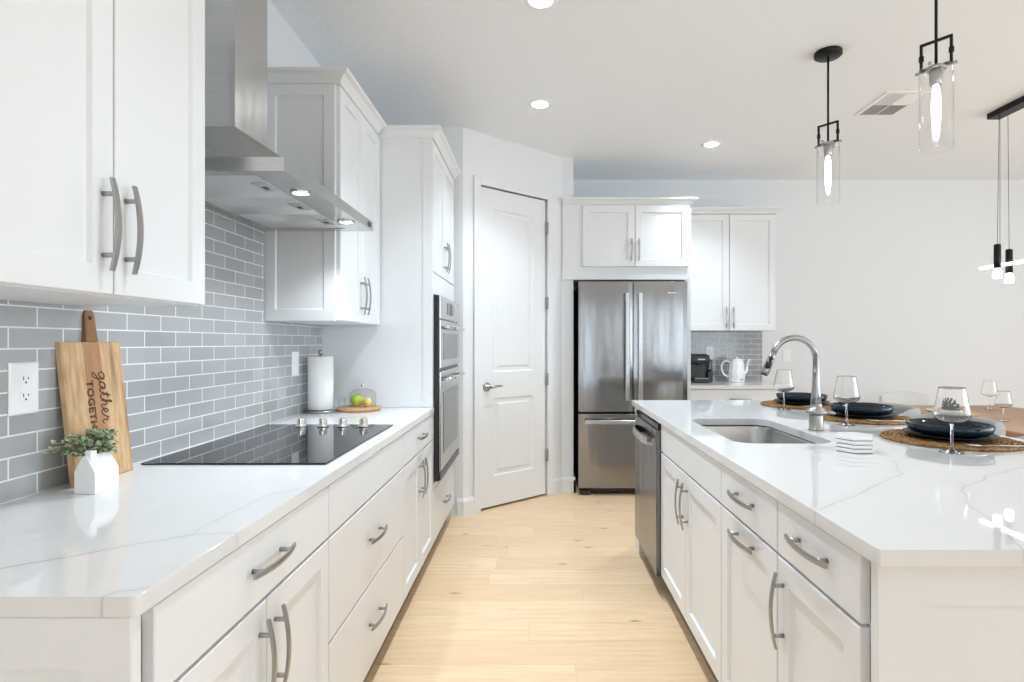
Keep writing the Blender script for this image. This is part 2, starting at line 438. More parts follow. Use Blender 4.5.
# door and casing
dr = bpy.data.objects.new('door_1', None); COL.objects.link(dr); dr.location = P0; dr['_base'] = tuple(P0); struct(dr)
mb = MB()
g = .004
def dpanel(mb, u0, u1, z0, z1, t=.0):
    mb.panel(FD, u0, u1, z0, z1, [(0, t), (.012, t-.009), (.035, t-.009), (.05, t-.003)], cap0=False)
ua, ub, za, zb = d0+g, d1-g, .018, dz-g
pu0, pu1 = d0+.135, d1-.135
zs = [(.245, .845), (1.045, 2.30)]
def rect(u0, u1, z0, z1, n): return [FD(u0, n, z0), FD(u1, n, z0), FD(u1, n, z1), FD(u0, n, z1)]
N0 = -.012
mb.face(rect(ua, pu0, za, zb, N0)); mb.face(rect(pu1, ub, za, zb, N0))
for a_, b_ in ((za, zs[0][0]), (zs[0][1], zs[1][0]), (zs[1][1], zb)): mb.face(rect(pu0, pu1, a_, b_, N0))
for a_, b_ in zs: dpanel(mb, pu0, pu1, a_, b_, N0)
mb.face(rect(ua, ub, za, zb, N0-.035))
for e in (ua, ub): mb.face([FD(e, N0, za), FD(e, N0-.035, za), FD(e, N0-.035, zb), FD(e, N0, zb)])
for e in (za, zb): mb.face([FD(ua, N0, e), FD(ua, N0-.035, e), FD(ub, N0-.035, e), FD(ub, N0, e)])
bmesh.ops.remove_doubles(mb.bm, verts=mb.bm.verts[:], dist=1e-5)
mb.build('door_leaf', M['trim'], dr)
mb = MB(); cw = .062
mb.box(FD, d0-cw, d0-.002, .001, .018, 0, dz+.064, .003); mb.box(FD, d1+.002, d1+cw, .001, .018, 0, dz+.064, .003); mb.box(FD, d0-.002, d1+.002, .001, .018, dz+.002, dz+.064, .003)
mb.build('casing', M['trim'], dr)
mb = MB(); k = 16; hu, hz = d0+.07, .935
mb.loft([[FD(hu+r*math.cos(2*PI*j/k), n, hz+r*math.sin(2*PI*j/k)) for j in range(k)] for r, n in ((.033, N0+.0005), (.033, N0+.008), (.02, N0+.014), (.012, N0+.016), (.012, N0+.05))], smooth=True)
mb.tube([FD(hu, N0+.05, hz), FD(hu+.03, N0+.053, hz+.002), FD(hu+.075, N0+.052, hz+.008), FD(hu+.115, N0+.048, hz+.004)], [.012, .010, .008, .006], 10)
mb.build('lever_handle', M['nickel'], dr)['label'] = 'brushed nickel lever handle'
for z in (.34, .97, 1.60, 2.22):
    mb = MB(); mb.cyl(FD(d1-.001, N0+.006, z-.05), FD(d1-.001, N0+.006, z+.05), .0065, k=10); mb.box(FD, d1-.004, d1+.004, -.004, .0195, z-.05, z+.05)
    mb.build('hinge', M['nickel'], dr)
# baseboards
def bb(name, F, u0, u1):
    struct(MB().loft([[F(u0, .001, z0), F(u1, .001, z0), F(u1, n, z0), F(u0, n, z0)] for z0, n in ((0, .016), (.105, .016), (.125, .009), (.13, .005))]).build(name, M['trim']))
bb('baseboard_pantry_side', Frame((0, P0.y, 0), (1, 0, 0), (0, -1, 0)), -.578, P0.x+.007)
bb('baseboard_pantry_left', FD, -.006, d0-cw)
bb('baseboard_pantry_right', FD, d1+cw, LD+.006)
bb('baseboard_pantry_end', Frame((0, P1.y, 0), (1, 0, 0), (0, -1, 0)), P1.x-.007, .334)
bb('baseboard_alcove', Frame((.318, 0, 0), (0, 1, 0), (1, 0, 0)), P1.y-.016, YB-.02)
bb('baseboard_back', Frame((0, YB, 0), (1, 0, 0), (0, -1, 0)), 2.25, XR)

# ------------------------------------------------------------------ backsplash tiles
sp = MB().box(W, XL+.0005, TL, .80, 3.218, CT+.0005, 1.3705)
sp.box(W, XL+.0005, TL, 1.518, 2.535, 1.3705, 1.79)
struct(sp.build('trim_1', M['tile_l']))
struct(MB().box(W, 1.314, 2.19, YB-.009, YB-.0005, CT+.0005, 1.3795).build('trim_2', M['tile_b']))

# ------------------------------------------------------------------ cabinets
FL = Frame((-.607, 0, 0), (0, 1, 0), (1, 0, 0))            # left base run, face frame plane
FI = Frame((.64, 0, 0), (0, 1, 0), (-1, 0, 0))             # island face, seen from the aisle
FB = Frame((0, 4.865, 0), (1, 0, 0), (0, -1, 0))           # back run base

def base_box(F, u0, u1, depth, parent, toe=.035, z1=CB-.001):
    t = .018; mb = MB()
    mb.box(F, u0, u0+t, -depth, -.001, .115, z1); mb.box(F, u1-t, u1, -depth, -.001, .115, z1)
    mb.box(F, u0+t, u1-t, -depth, -.001, .115, .133); mb.box(F, u0+t, u1-t, -depth, -depth+.006, .133, z1)
    mb.box(F, u0+t, u1-t, -.02, -.001, z1-.03, z1); mb.box(F, u0+t, u1-t, -.02, -.001, .70, .735)
    mb.build('body', M['cabside'], parent)
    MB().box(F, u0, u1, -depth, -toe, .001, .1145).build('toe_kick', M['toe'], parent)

G = .0025
def base_cabinet(F, u0, u1, depth, label, cat, group, drawers, doors, lo=.122, bu=None, name='base_cabinet'):
    """drawers: (z0, z1, handle_z or None, slab); doors: list of (u0, u1, handle)"""
    r = thing(name, F((u0+u1)/2, -depth/2, 0), label, cat, group)
    base_box(F, u0, u1, depth, r)
    a, b = bu or (u0, u1)
    for z0, z1, hz in drawers:
        d = MB().slab(F, a+G, b-G, z0, z1).build('drawer_front', M['cab'], r)
        if hz: add_handle(F, (a+b)/2, hz, d, vertical=False)
    for d0_, d1_, z1, kind in doors:
        d = MB().shaker(F, d0_+G, d1_-G, lo, z1).build('door', M['cab'], r)
        if kind == 'hi': add_handle(F, d1_-.035, z1-.03-.095, d)
        if kind == 'lo': add_handle(F, d0_+.035, z1-.03-.095, d)
        if kind == 'top': add_handle(F, (d0_+d1_)/2, z1-.04, d, vertical=False)
    return r
D = .612
base_cabinet(FL, .842, 1.598, D, 'white base cabinet nearest the camera under the left counter, one drawer over two doors', 'cabinet', 'white base cabinets along the left wall',
             [(.724, .868, .80)], [(.866, 1.232, .716, 'hi'), (1.232, 1.598, .716, 'lo')], bu=(.866, 1.598))
base_cabinet(FL, 1.60, 2.498, D, 'white base cabinet below the black cooktop with blank front over two deep drawers', 'cabinet', 'white base cabinets along the left wall',
             [(.724, .868, None), (.423, .716, .58), (.122, .415, .28)], [])
base_cabinet(FL, 2.50, 3.218, D, 'white base cabinet beside the oven tower, one drawer over two doors', 'cabinet', 'white base cabinets along the left wall',
             [(.724, .868, .80)], [(2.50, 2.859, .716, 'hi'), (2.859, 3.218, .716, 'lo')])
# finished end panel of the left run, facing the camera
FE = Frame((0, .842, 0), (1, 0, 0), (0, -1, 0))
mb = MB().panel(FE, XL+.002, -.588, .001, CB-.001, [(0, 0.001), (0, .019), (.002, .021), (.075, .021), (.078, .012)])
tag(mb.build('end_panel', M['cab'], origin=(-.9, .83, 0)), 'white framed end panel closing the left counter run nearest the camera', 'cabinet panel')

def crown(mb, F, u0, u1, depth, z0, z1, out=.05, ends=(1, 1), front=0.022):
    a, b = ends
    def ring(o, z): return [F(u0-o*a, -depth, z), F(u1+o*b, -depth, z), F(u1+o*b, front+o, z), F(u0-o*a, front+o, z)]
    mb.loft([ring(.001, z0), ring(.006, z0+.003), ring(.010, z0+.012), ring(.028, z0+.033), ring(out-.006, z1-.014), ring(out-.002, z1-.012), ring(out, z1-.003), ring(out-.001, z1)])
    return mb

def wall_cabinet(F, u0, u1, depth, z0, z1, label, group, ndoors=2, hl=None, panel_near=False, crown_ends=(1, 1), name='upper_cabinet', doorz=None, fill=0., hz=None):
    r = thing(name, F((u0+u1)/2, -depth/2, z0), label, 'cabinet', group)
    mb = MB().box(F, u0, u1, -depth, 0, z0, z1)
    mb.build('body', M['cabside'], r)
    if panel_near:
        Fp = Frame(F(u0, 0, 0), -F.n, -F.u)
        MB().panel(Fp, 0.0, depth-.001, z0, z1-.001, [(0, 0.0005), (0, .012), (.001, .013), (.05, .013), (.056, .006)]).build('side_panel', M['cab'], r)
    crown(MB(), F, u0-(.013 if panel_near else 0), u1-(.05 if crown_ends[1] == 0 and panel_near else 0), depth, z1, z1+.052, ends=crown_ends).build('crown_moulding', M['cab'], r)
    a, b = doorz or (z0+.003, z1-.004)
    w = (u1-u0-fill)/ndoors
    for i in range(ndoors):
        p = u0+fill+w*i
        d = MB().shaker(F, p+G, p+w-G, a, b).build('door', M['cab'], r)
        s_ = hl[i] if hl else ('hi' if i == 0 else 'lo')
        hu_ = p+w-.032 if s_ == 'hi' else p+.032
        add_handle(F, hu_, (hz or a+.135), d)
    return r
FU = Frame((-.905, 0, 0), (0, 1, 0), (1, 0, 0))
wall_cabinet(FU, .857, 1.513, .321, 1.371, 2.438, 'white upper cabinet nearest the camera, over the cutting board', 'white upper cabinets along the left wall', crown_ends=(1, 1), hz=1.515)
wall_cabinet(FU, 2.555, 3.205, .321, 1.371, 2.438, 'white upper cabinet between the steel hood and the oven tower', 'white upper cabinets along the left wall', panel_near=True, crown_ends=(1, 0))
# tall oven cabinet
t0, t1 = 3.22, 4.05
r = thing('tall_cabinet', (-.92, (t0+t1)/2, 0), 'tall white oven cabinet at the far end of the left counter', 'cabinet')
mb = MB()
mb.box(FL, t0, t0+.02, -.618, -.001, .115, 2.438); mb.box(FL, t1-.02, t1, -.618, -.001, .115, 2.438); mb.box(FL, t0, t0+.02, -.618, -.035, .001, .115); mb.box(FL, t1-.02, t1, -.618, -.035, .001, .115)
mb.box(FL, t0+.02, t1-.02, -.618, -.61, .115, 2.438); mb.box(FL, t0+.02, t1-.02, -.61, -.001, .115, .14)
mb.box(FL, t0+.02, t1-.02, -.61, -.001, .43, .462); mb.box(FL, t0+.02, t1-.02, -.61, -.001, 1.553, 1.59); mb.box(FL, t0+.02, t1-.02, -.61, -.001, 2.42, 2.438)
mb.box(FL, t0, t1, -.001, .019, 1.556, 1.675); mb.box(FL, t0, t0+.028, -.001, .019, .462, 1.556); mb.box(FL, t1-.028, t1, -.001, .019, .462, 1.556)
mb.box(FL, t0, t1, -.001, .019, .425, .468)
mb.build('body', M['cabside'], r)
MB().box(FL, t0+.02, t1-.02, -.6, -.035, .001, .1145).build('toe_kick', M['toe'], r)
Fp = Frame(FL(t0, .019, 0), (-1, 0, 0), (0, -1, 0))
MB().box(Fp, .0, .637, .0005, .005, CT+.002, 2.438).box(Fp, 0, .055, .005, .0098, CT+.002, 2.438).build('side_panel', M['cab'], r)
crown(MB(), FL, t0-.010, t1, .618, 2.438, 2.49, ends=(1, 0)).build('crown_moulding', M['cab'], r)
tm = (t0+t1)/2
for i, (a_, b_) in enumerate(((t0+.012, tm), (tm, t1-.012))):
    d = MB().shaker(FL, a_+G, b_-G, 1.68, 2.43).build('door', M['cab'], r)
    add_handle(FL, b_-.035 if i == 0 else a_+.035, 1.68+.135, d)
d = MB().slab(FL, t0+G, t1-G, .122, .42).build('drawer_front', M['cab'], r); add_handle(FL, tm, .27, d, vertical=False)

# double wall oven
o0, o1 = t0+.03, t1-.03
r = thing('double_oven', (-.8, tm, .4635), 'stainless built-in double wall oven with black sides in the tall cabinet', 'oven')
MB().box(FL, o0, o1, -.55, .021, .4635, 1.5525).build('chassis', M['blackplastic'], r)
MB().box(FL, o0-.012, o1+.012, .0205, .050, .476, 1.547, .002).build('trim_frame', M['blackplastic'], r)
c_ = MB().box(FL, o0-.010, o1+.010, .0505, .058, 1.412, 1.545, .002).build('control_panel', M['steel'], r)
MB().box(FL, tm-.13, tm+.13, .058, .060, 1.445, 1.52).build('display', M['blackglass'], c_)
def oven_door(z0, z1, wz0, wz1, hz):
    d = MB().box(FL, o0-.010, o1+.010, .0505, .060, z0, z1, .003).build('oven_door', M['steel'], r)
    MB().box(FL, o0+.09, o1-.09, .060, .062, wz0, wz1).build('oven_window', M['steel_d'], d)
    mb = MB(); mb.cyl(FL(o0+.04, .097, hz), FL(o1-.04, .097, hz), .010, k=14)
    for u_ in (o0+.07, o1-.07): mb.cyl(FL(u_, .059, hz), FL(u_, .097, hz), .008, k=10)
    mb.build('oven_handle', M['chrome'], d)
oven_door(1.125, 1.405, 1.17, 1.33, 1.365)
oven_door(.53, 1.105, .62, .98, 1.055)
MB().box(FL, o0-.010, o1+.010, .0505, .058, .480, .522, .002).build('vent_strip', M['blackplastic'], r)

# range hood
y0, y1 = 1.626, 2.513
yc = (y0+y1)/2; xf = -.725; zb_ = 1.768
r = thing('range_hood', (XL+.25, yc, zb_), 'stainless steel chimney range hood over the cooktop', 'range hood')
xw = XL+.012
mb = MB()     # lip: a frame open below
zt = zb_+.04
def rc(x0, x1, ya, yb_, z): return [Vector((x0, ya, z)), Vector((x1, ya, z)), Vector((x1, yb_, z)), Vector((x0, yb_, z))]
mb.loft([rc(xw, xf, y0, y1, zb_), rc(xw, xf, y0, y1, zt)], False, False)
cy0, cy1, cx1, cz = yc-.118, yc+.118, -1.04, 2.02
mb.loft([rc(xw, xf, y0, y1, zt), rc(xw, xf-.008, y0+.008, y1-.008, zt), rc(xw, cx1, cy0, cy1, cz)], False, True)
# underside rim, then up to the recess
mb.loft([rc(xw, xf, y0, y1, zb_), rc(xw+.05, xf-.105, y0+.05, y1-.05, zb_+.001), rc(xw+.05, xf-.105, y0+.05, y1-.05, zb_+.012)], False, False)
mb.build('canopy', M['steel'], r)
MB().box(W, xw, cx1, cy0, cy1, cz, ZC-.001).build('chimney', M['steel'], r)
fw = (y1-y0-.1)/3
for i in range(3):
    ya = y0+.05+fw*i
    f = MB().panel(Frame((0, ya, zb_+.012), (1, 0, 0), (0, 0, -1)), xw+.05, xf-.105, 0, 0, [(0, 0)]) if False else MB()
    f.box(W, xw+.051, xf-.106, ya+.002, ya+fw-.002, zb_+.004, zb_+.011, .001)
    fo = f.build('baffle_filter', M['filter'], r)
    MB().box(W, xf-.165, xf-.118, ya+fw/2-.05, ya+fw/2+.05, zb_+.0015, zb_+.0045, .001).build('filter_latch', M['chrome'], fo)
    MB().box(W, xf-.150, xf-.136, ya+fw/2-.006, ya+fw/2+.022, zb_+.0005, zb_+.0018).build('latch_slot', M['slot'], fo)
for yl in (y0+.24, y1-.20):
    lm = MB().lathe((xf-.052, yl, zb_), [(.034, .0005), (.034, -.004), (.027, -.005), (.025, -.001)], 24).build('hood_lamp', M['chrome'], r)
    MB().lathe((xf-.052, yl, zb_), [(.0255, -.002), (.0001, -.0025)], 24).build('lamp_lens', M['lamp'], lm)
    d = bpy.data.lights.new('hood_spot', 'SPOT'); d.energy = 5; d.spot_size = 2.3; d.spot_blend = .6; d.shadow_soft_size = .025; d.color = (.84, .93, 1)
    lo = bpy.data.objects.new('hood_spot', d); COL.objects.link(lo); lo.location = (xf-.052, yl, zb_-.012)
MB().box(W, xf, xf+.002, y1-.075, y1-.035, zb_+.010, zb_+.03, .0005).build('badge', M['slot'], r)

# ------------------------------------------------------------------ counters
def slab_top(name, x0, x1, ya, yb_, mat, label, hole=None, rad=.012):
    bm = bmesh.new()
    def rr(x0, x1, ya, yb_, rd, k=6):
        out = []
        for cx_, cy_, a0 in ((x1-rd, yb_-rd, 0), (x0+rd, yb_-rd, 1), (x0+rd, ya+rd, 2), (x1-rd, ya+rd, 3)):
            for j in range(k+1):
                t = (a0+j/k)*PI/2; out.append((cx_+rd*math.cos(t), cy_+rd*math.sin(t)))
        return out
    loops = [rr(x0, x1, ya, yb_, rad)]
    if hole: loops.append(rr(*hole, .075, 10))
    vs = []
    for lp in loops:
        tv = [bm.verts.new((x, y, CT)) for x, y in lp]; bv = [bm.verts.new((x, y, CB)) for x, y in lp]; vs.append((tv, bv))
        for i in range(len(lp)):
            j = (i+1) % len(lp); bm.faces.new((tv[i], tv[j], bv[j], bv[i]))
    for q in (0, 1):
        ed = []
        for pair in vs:
            L_ = pair[q]
            for i in range(len(L_)):
                ed.append(bm.edges.get((L_[i], L_[(i+1) % len(L_)])))
        bmesh.ops.triangle_fill(bm, use_beauty=True, edges=ed, normal=(0, 0, 1))
    mb = MB(); mb.bm.free(); mb.bm = bm
    o = mb.build(name, mat, origin=None, bevel=.003)
    return tag(o, label, 'countertop')
def px(x, y, z=CT):
    d = 565*(H-z)/(y-342.4); return ((x-536)/565*d, d)
vl = [([px(-60, 578), px(0, 568), px(100, 551), px(193, 534)], .0045, .55), ([px(193, 534), px(238, 511), px(275, 494), px(310, 486)], .003, .4),
      ([px(193, 534), px(240, 533.5)], .003, .45), ([px(101, 598), px(118, 593), px(150, 588.5)], .003, .6), ([px(-30, 470), px(30, 489), px(62, 492)], .004, .15), ([px(230, 480), px(300, 452), px(330, 448)], .004, .1)]
slab_top('countertop', XL+.002, -.579, .82, 3.2185, quartz('white_quartz', vl), 'white veined quartz countertop along the left wall')
vi = [([px(770, 520), px(818, 509), px(860, 492), px(905, 473), px(893, 461)], .0045, .4), ([px(1040, 462), px(985, 478), px(962, 487), px(975, 505), px(1010, 540), px(1024, 552)], .004, .42),
      ([px(1030, 548), px(1000, 556)], .003, .4), ([px(1000, 440), px(1100, 470), px(1200, 520)], .004, .3), ([px(640, 405), px(690, 412)], .004, .12)]
hole = (.735, 1.105, 2.06, 2.73)
slab_top('countertop', .61, 1.85, 1.006, 3.607, quartz('white_quartz_island', vi), 'white veined quartz island countertop with the sink cut into it', hole=hole, rad=.005)
slab_top('countertop', 1.313, 2.205, 4.832, YB-.0005, quartz('white_quartz_back', [([(1.3, 5.0), (1.7, 5.2), (2.2, 5.1)], .004, .2)]), 'short white countertop beside the refrigerator against the back wall')

# cooktop
r = thing('cooktop', (-.91, 2.105, CT+.0005), 'black glass electric cooktop on the left counter', 'cooktop')
MB().box(W, -1.19, -.632, 1.70, 2.505, CT+.0006, CT+.006, .0015).build('glass_top', M['blackglass'], r)
for xk in (-1.013, -.920, -.834, -.745):
    kb = MB(); kb.lathe((xk, 2.44, CT+.006), [(.0001, .0), (.024, 0), (.025, .003), (.021, .008), (.018, .012), (.017, .030), (.015, .033), (.0001, .034)], 24)
    kb.box(W, xk-.005, xk+.005, 2.44-.02, 2.44+.02, CT+.020, CT+.043, .002)
    kb.build('knob', M['chrome'], r)

# ------------------------------------------------------------------ things on the left counter
def duplex(loc, F, label, rocker=False, w=.078, h=.124):
    r = thing('outlet' if not rocker else 'light_switch', loc, label, 'outlet' if not rocker else 'switch')
    MB().panel(F, -w/2, w/2, -h/2, h/2, [(0, 0.0005), (0, .003), (.004, .006)]).build('cover_plate', M['white_plastic'], r)
    if rocker:
        MB().panel(F, -.017, .017, -.033, .033, [(0, .006), (.001, .009)]).build('rocker', M['white_plastic'], r)
    else:
        for dz_ in (-.02, .02):
            k = 20
            p = MB().loft([[F(.0165*math.cos(2*PI*j/k), n, dz_+max(-.0135, min(.0135, .0165*math.sin(2*PI*j/k)))) for j in range(k)] for n in (.006, .0075)]).build('socket', M['white_plastic'], r)
            mb = MB(); mb.box(F, -.0075, -.0052, .0075, .0078, dz_, dz_+.008); mb.box(F, .0052, .0075, .0075, .0078, dz_+.001, dz_+.007)
            mb.loft([[F(.0025*math.cos(2*PI*j/10), n, dz_-.006+.0025*math.sin(2*PI*j/10)) for j in range(10)] for n in (.0075, .0078)])
            mb.build('slots', M['slot'], p)
    return r
duplex((TL, 1.341, 1.165), Frame((TL, 1.341, 1.165), (0, 1, 0), (1, 0, 0)), 'white duplex outlet on the grey tiles left of the cutting board')
duplex((TL, 2.853, 1.165), Frame((TL, 2.853, 1.165), (0, 1, 0), (1, 0, 0)), 'white switch plate on the grey tiles beside the paper towels', rocker=True)
duplex((1.68, YB-.009, 1.175), Frame((1.68, YB-.009, 1.175), (1, 0, 0), (0, -1, 0)), 'white outlet on the back tiles above the coffee maker')
duplex((2.43, YB, 1.145), Frame((2.43, YB, 1.145), (1, 0, 0), (0, -1, 0)), 'white switch plate on the back wall behind the faucet', rocker=True)

# cutting board: built lying in its own frame, leaning on the tiles
bx, by = -1.163, 1.533
lean = math.atan2(.050, .455)
bu_ = Vector((.0, 1, 0)).normalized()                 # board width, away from the camera
bz_ = Vector((-math.sin(lean), 0, math.cos(lean)))    # board height
bn_ = bu_.cross(bz_)
if bn_.x < 0: bn_ = -bn_
B0 = Vector((bx, by, CT+.0008))
def BP(u, n, z): return B0 + bu_*u + bn_*n + bz_*z
r = thing('cutting_board', B0, 'wooden cutting board with burnt lettering leaning on the grey tiles', 'cutting board')
bw, bh, bt = .205, .372, .019
staves = [(-bw/2, -.056, 'acacia'), (-.056, .004, 'acacia'), (.004, .052, 'acacia_mid'), (.052, bw/2, 'acacia')]
mb = MB()
mb.panel(BP, -bw/2, bw/2, 0, bh, [(.003, -bt), (0, -bt+.003), (0, -.003), (.003, 0)])
ob = mb.build('board', M['acacia'], r)
MB().panel(BP, -.034, .022, .003, bh-.003, [(0, -.001), (0, .0006)]).build('stave', M['acacia_mid'], ob)
mb = MB()
hp = [(-.021, bh+.0005), (.021, bh+.0005), (.019, bh+.02), (.017, bh+.075), (.012, bh+.086), (-.012, bh+.086), (-.017, bh+.075), (-.019, bh+.02)]
mb.loft([[BP(u, n, z) for u, z in hp] for n in (-bt, 0)])
hd = mb.build('board_handle', M['acacia_dark'], r)
MB().loft([[BP(.006*math.cos(2*PI*j/14), n, bh+.065+.006*math.sin(2*PI*j/14)) for j in range(14)] for n in (-.001, .0006)]).build('hanging_hole', M['dark'], hd)
# lettering runs down the board
def text_mesh(s, size, F, mat, name, parent, off=.0, shear=0., spacing=1.):
    cu = bpy.data.curves.new(name, 'FONT'); cu.body = s; cu.size = size; cu.offset = off; cu.shear = shear; cu.space_character = spacing
    cu.extrude = 0.0; cu.resolution_u = 4
    o = bpy.data.objects.new(name, cu); COL.objects.link(o)
    bpy.context.view_layer.update()
    me = bpy.data.meshes.new_from_object(o.evaluated_get(bpy.context.evaluated_depsgraph_get()))
    COL.objects.unlink(o); bpy.data.objects.remove(o)
    mb = MB(); mb.bm.from_mesh(me)
    for v in mb.bm.verts: v.co = F(v.co.x, v.co.y)
    return mb.build(name, mat, parent)
text_mesh('TOGETHER', .030, lambda x, y: BP(-.036+y, .0009, .268-x), M['burn'], 'lettering', ob, off=.0012, spacing=1.12)
strokes = [
 [(.75, .85), (.45, 1.0), (.1, .6), (.3, .05), (.65, .4), (.8, .95), (.75, 0), (.55, -.8), (.2, -1.0), (.1, -.75), (.5, -.3), (1.0, .15), (1.25, .9), (1.7, .85)],
 [(1.7, .85), (1.4, 1.0), (1.1, .5), (1.3, .0), (1.6, .4), (1.75, .95), (1.7, .2), (1.85, 0), (2.1, .3), (2.45, 1.7), (2.35, .9), (2.3, .3), (2.45, 0), (2.75, .3), (3.1, 1.5), (3.1, 1.85), (2.95, 1.5), (2.85, 0)],
 [(2.1, 1.15), (2.7, 1.25)],
 [(2.87, .3), (3.15, .95), (3.35, .8), (3.3, .2), (3.45, 0), (3.65, .25), (4.0, .55), (4.05, .9), (3.85, 1), (3.7, .6), (3.8, .1), (4.05, 0), (4.35, .35), (4.55, 1.05), (4.6, .8), (4.85, .85), (4.75, .3), (4.9, 0), (5.15, .2)]]
mb = MB(); sc_ = .028
for st in strokes:
    pts = smooth_path([(x, y, 0) for x, y in st], 6)
    q = [BP(.006+.75*sc_*p.y, .0011, .292-sc_*p.x) for p in pts]
    mb.tube(q, .0017, 6, flatten=(1, 1))
for v in mb.bm.verts:
    d = (v.co-B0).dot(bn_); v.co -= bn_*(d-.0011)*.7
mb.build('script_lettering', M['burn'], ob)

# little white house planter with eucalyptus
hc = Vector((-1.092, 1.405, CT+.0006))
r = thing('house_planter', hc, 'small white ceramic house planter holding green eucalyptus beside the cutting board', 'planter')
ra = -.14
def HP(x, y, z): return hc + Vector((x*math.cos(ra)-y*math.sin(ra), x*math.sin(ra)+y*math.cos(ra), z))
FH = lambda u, n, z: HP(u, n, z)
hw, hl_, ev, ap = .029, .033, .053, .092
prof = [(-hw, 0), (hw, 0), (hw, ev), (.004, ap), (-.004, ap), (-hw, ev)]
mb = MB(); mb.loft([[HP(x*s_, y, z) for x, z in prof] for y, s_ in ((-hl_, .985), (-hl_+.002, 1), (hl_-.002, 1), (hl_, .985))])
mb.box(FH, -.003, .014, -.030, -.013, ap-.02, ap+.012, .001)
mb.build('house_body', M['ceramic'], r)
mb = MB(); sm = MB(); rnd = random.Random(5)
fc = HP(-.026, .010, .098)
def leafshape(mb, p, d, up, L, w):
    d = d.normalized(); s_ = d.cross(up)
    s_ = s_.normalized() if s_.length > 1e-3 else Vector((1, 0, 0))
    nn = s_.cross(d)
    pts = [p, p+d*L*.3+s_*w*.8+nn*.001, p+d*L*.65+s_*w+nn*.0025, p+d*L, p+d*L*.65-s_*w+nn*.0025, p+d*L*.3-s_*w*.8+nn*.001]
    vs = [mb.bm.verts.new(q) for q in pts]; mid = mb.bm.verts.new(p+d*L*.5-nn*.0015)
    for i in range(6): mb.bm.faces.new((vs[i], vs[(i+1) % 6], mid))
ends = []
for i in range(40):
    a = rnd.uniform(0, 2*PI); rad = rnd.uniform(.015, .062); hgt = rnd.uniform(-.008, .052)
    e = fc+Vector((math.cos(a)*rad*.75, math.sin(a)*rad*.95, hgt)); ends.append(e)
ends += [fc+Vector((-.03, -.085, .012)), fc+Vector((-.035, -.07, .028)), fc+Vector((.02, -.05, .03))]
for e in ends:
    e.x = max(e.x, -1.178)
    st_ = fc+Vector((rnd.uniform(-.008, .008), rnd.uniform(-.008, .008), -.022))
    pth = smooth_path([st_, st_.lerp(e, .5)+Vector((0, 0, .018)), e], 4)
    sm.tube(pth, .0011, 5)
    for p in pth[3:]:
        for q in range(3):
            d = Vector((rnd.uniform(-1, 1), rnd.uniform(-1, 1), rnd.uniform(-.35, .9)))
            if p.x+d.x*.02 < -1.185: d.x = abs(d.x)
            leafshape(mb, p, d, Vector((rnd.uniform(-.3, .3), rnd.uniform(-.3, .3), 1)), rnd.uniform(.011, .018), rnd.uniform(.0035, .0062))
sm.build('stems', M['stem_green'], r); mb.build('foliage', M['leaf'], r, recalc=False)

# paper towels
pc = Vector((-1.138, 2.985, CT+.0006))
r = thing('paper_towel_holder', pc, 'round steel paper towel holder standing near the tiled wall', 'paper towel holder')
MB().lathe(pc, [(.0001, 0), (.077, 0), (.079, .004), (.078, .011), (.06, .014), (.0001, .0145)], 40).build('base', M['nickel'], r)
mb = MB(); mb.cyl(pc+Vector((0, 0, .014)), pc+Vector((0, 0, .305)), .006); mb.lathe(pc, [(.006, .300), (.010, .303), (.012, .312), (.012, .322), (.008, .328), (.0001, .330)], 18)
mb.build('rod', M['nickel'], r)
mb = MB(); q = pc+Vector((0, 0, .0155))
mb.lathe(q, [(.021, .0005), (.060, .0), (.064, .002), (.0645, .14), (.064, .277), (.060, .279), (.021, .279), (.020, .276), (.020, .003), (.021, .0005)], 40)
tag(mb.build('paper_towel_roll', M['paper'], origin=q), 'white paper towel roll on its steel holder beside the tiles', 'paper towels')

# serving board with cloche and fruit
sc0 = Vector((-.965, 3.078, CT+.0006))
mb = MB(); mb.lathe(sc0, [(.0001, 0), (.108, 0), (.116, .005), (.117, .014), (.114, .018), (.0001, .0182)], 44)
tag(mb.build('serving_board', M['olive'], origin=sc0), 'round wooden serving board next to the paper towels', 'serving board')
st0 = sc0+Vector((0, 0, .0186))
gc = st0+Vector((.018, .010, 0))
r = thing('glass_cloche', gc, 'clear glass dome covering the fruit on the round wooden board', 'cloche')
MB().lathe(gc, [(.070, .0), (.0715, .002), (.0715, .060), (.066, .078), (.052, .090), (.030, .097), (.008, .099), (.008, .097), (.030, .095), (.051, .088), (.064, .077), (.0695, .060), (.0695, .002), (.070, 0)], 40).build('dome', M['glass'], r)
MB().lathe(gc, [(.006, .098), (.005, .104), (.010, .110), (.011, .117), (.007, .122), (.0001, .123)], 16).build('dome_knob', M['chrome'], r)
ac = st0+Vector((-.014, .012, .0005))
r = thing('apple', ac, 'green apple under the glass dome', 'apple')
MB().lathe(ac, [(.0001, .004), (.008, .001), (.016, 0), (.027, .010), (.0345, .028), (.035, .042), (.029, .057), (.018, .064), (.008, .062), (.0001, .056)], 28).build('flesh', M['apple'], r)
MB().tube([ac+Vector((0, 0, .056)), ac+Vector((.002, 0, .066)), ac+Vector((.006, .001, .074))], .0014, 6).build('stem', M['acacia_dark'], r)
lc = st0+Vector((.048, -.004, .0005))
mb = MB()
mb.lathe(Vector((0, 0, 0)), [(.0001, -.032), (.004, -.030), (.008, -.027), (.018, -.019), (.0235, 0), (.018, .019), (.008, .027), (.004, .030), (.0001, .032)], 22)
bmesh.ops.rotate(mb.bm, verts=mb.bm.verts[:], cent=(0, 0, 0), matrix=Matrix.Rotation(PI/2, 3, 'X') @ Matrix.Rotation(.4, 3, 'Y'))
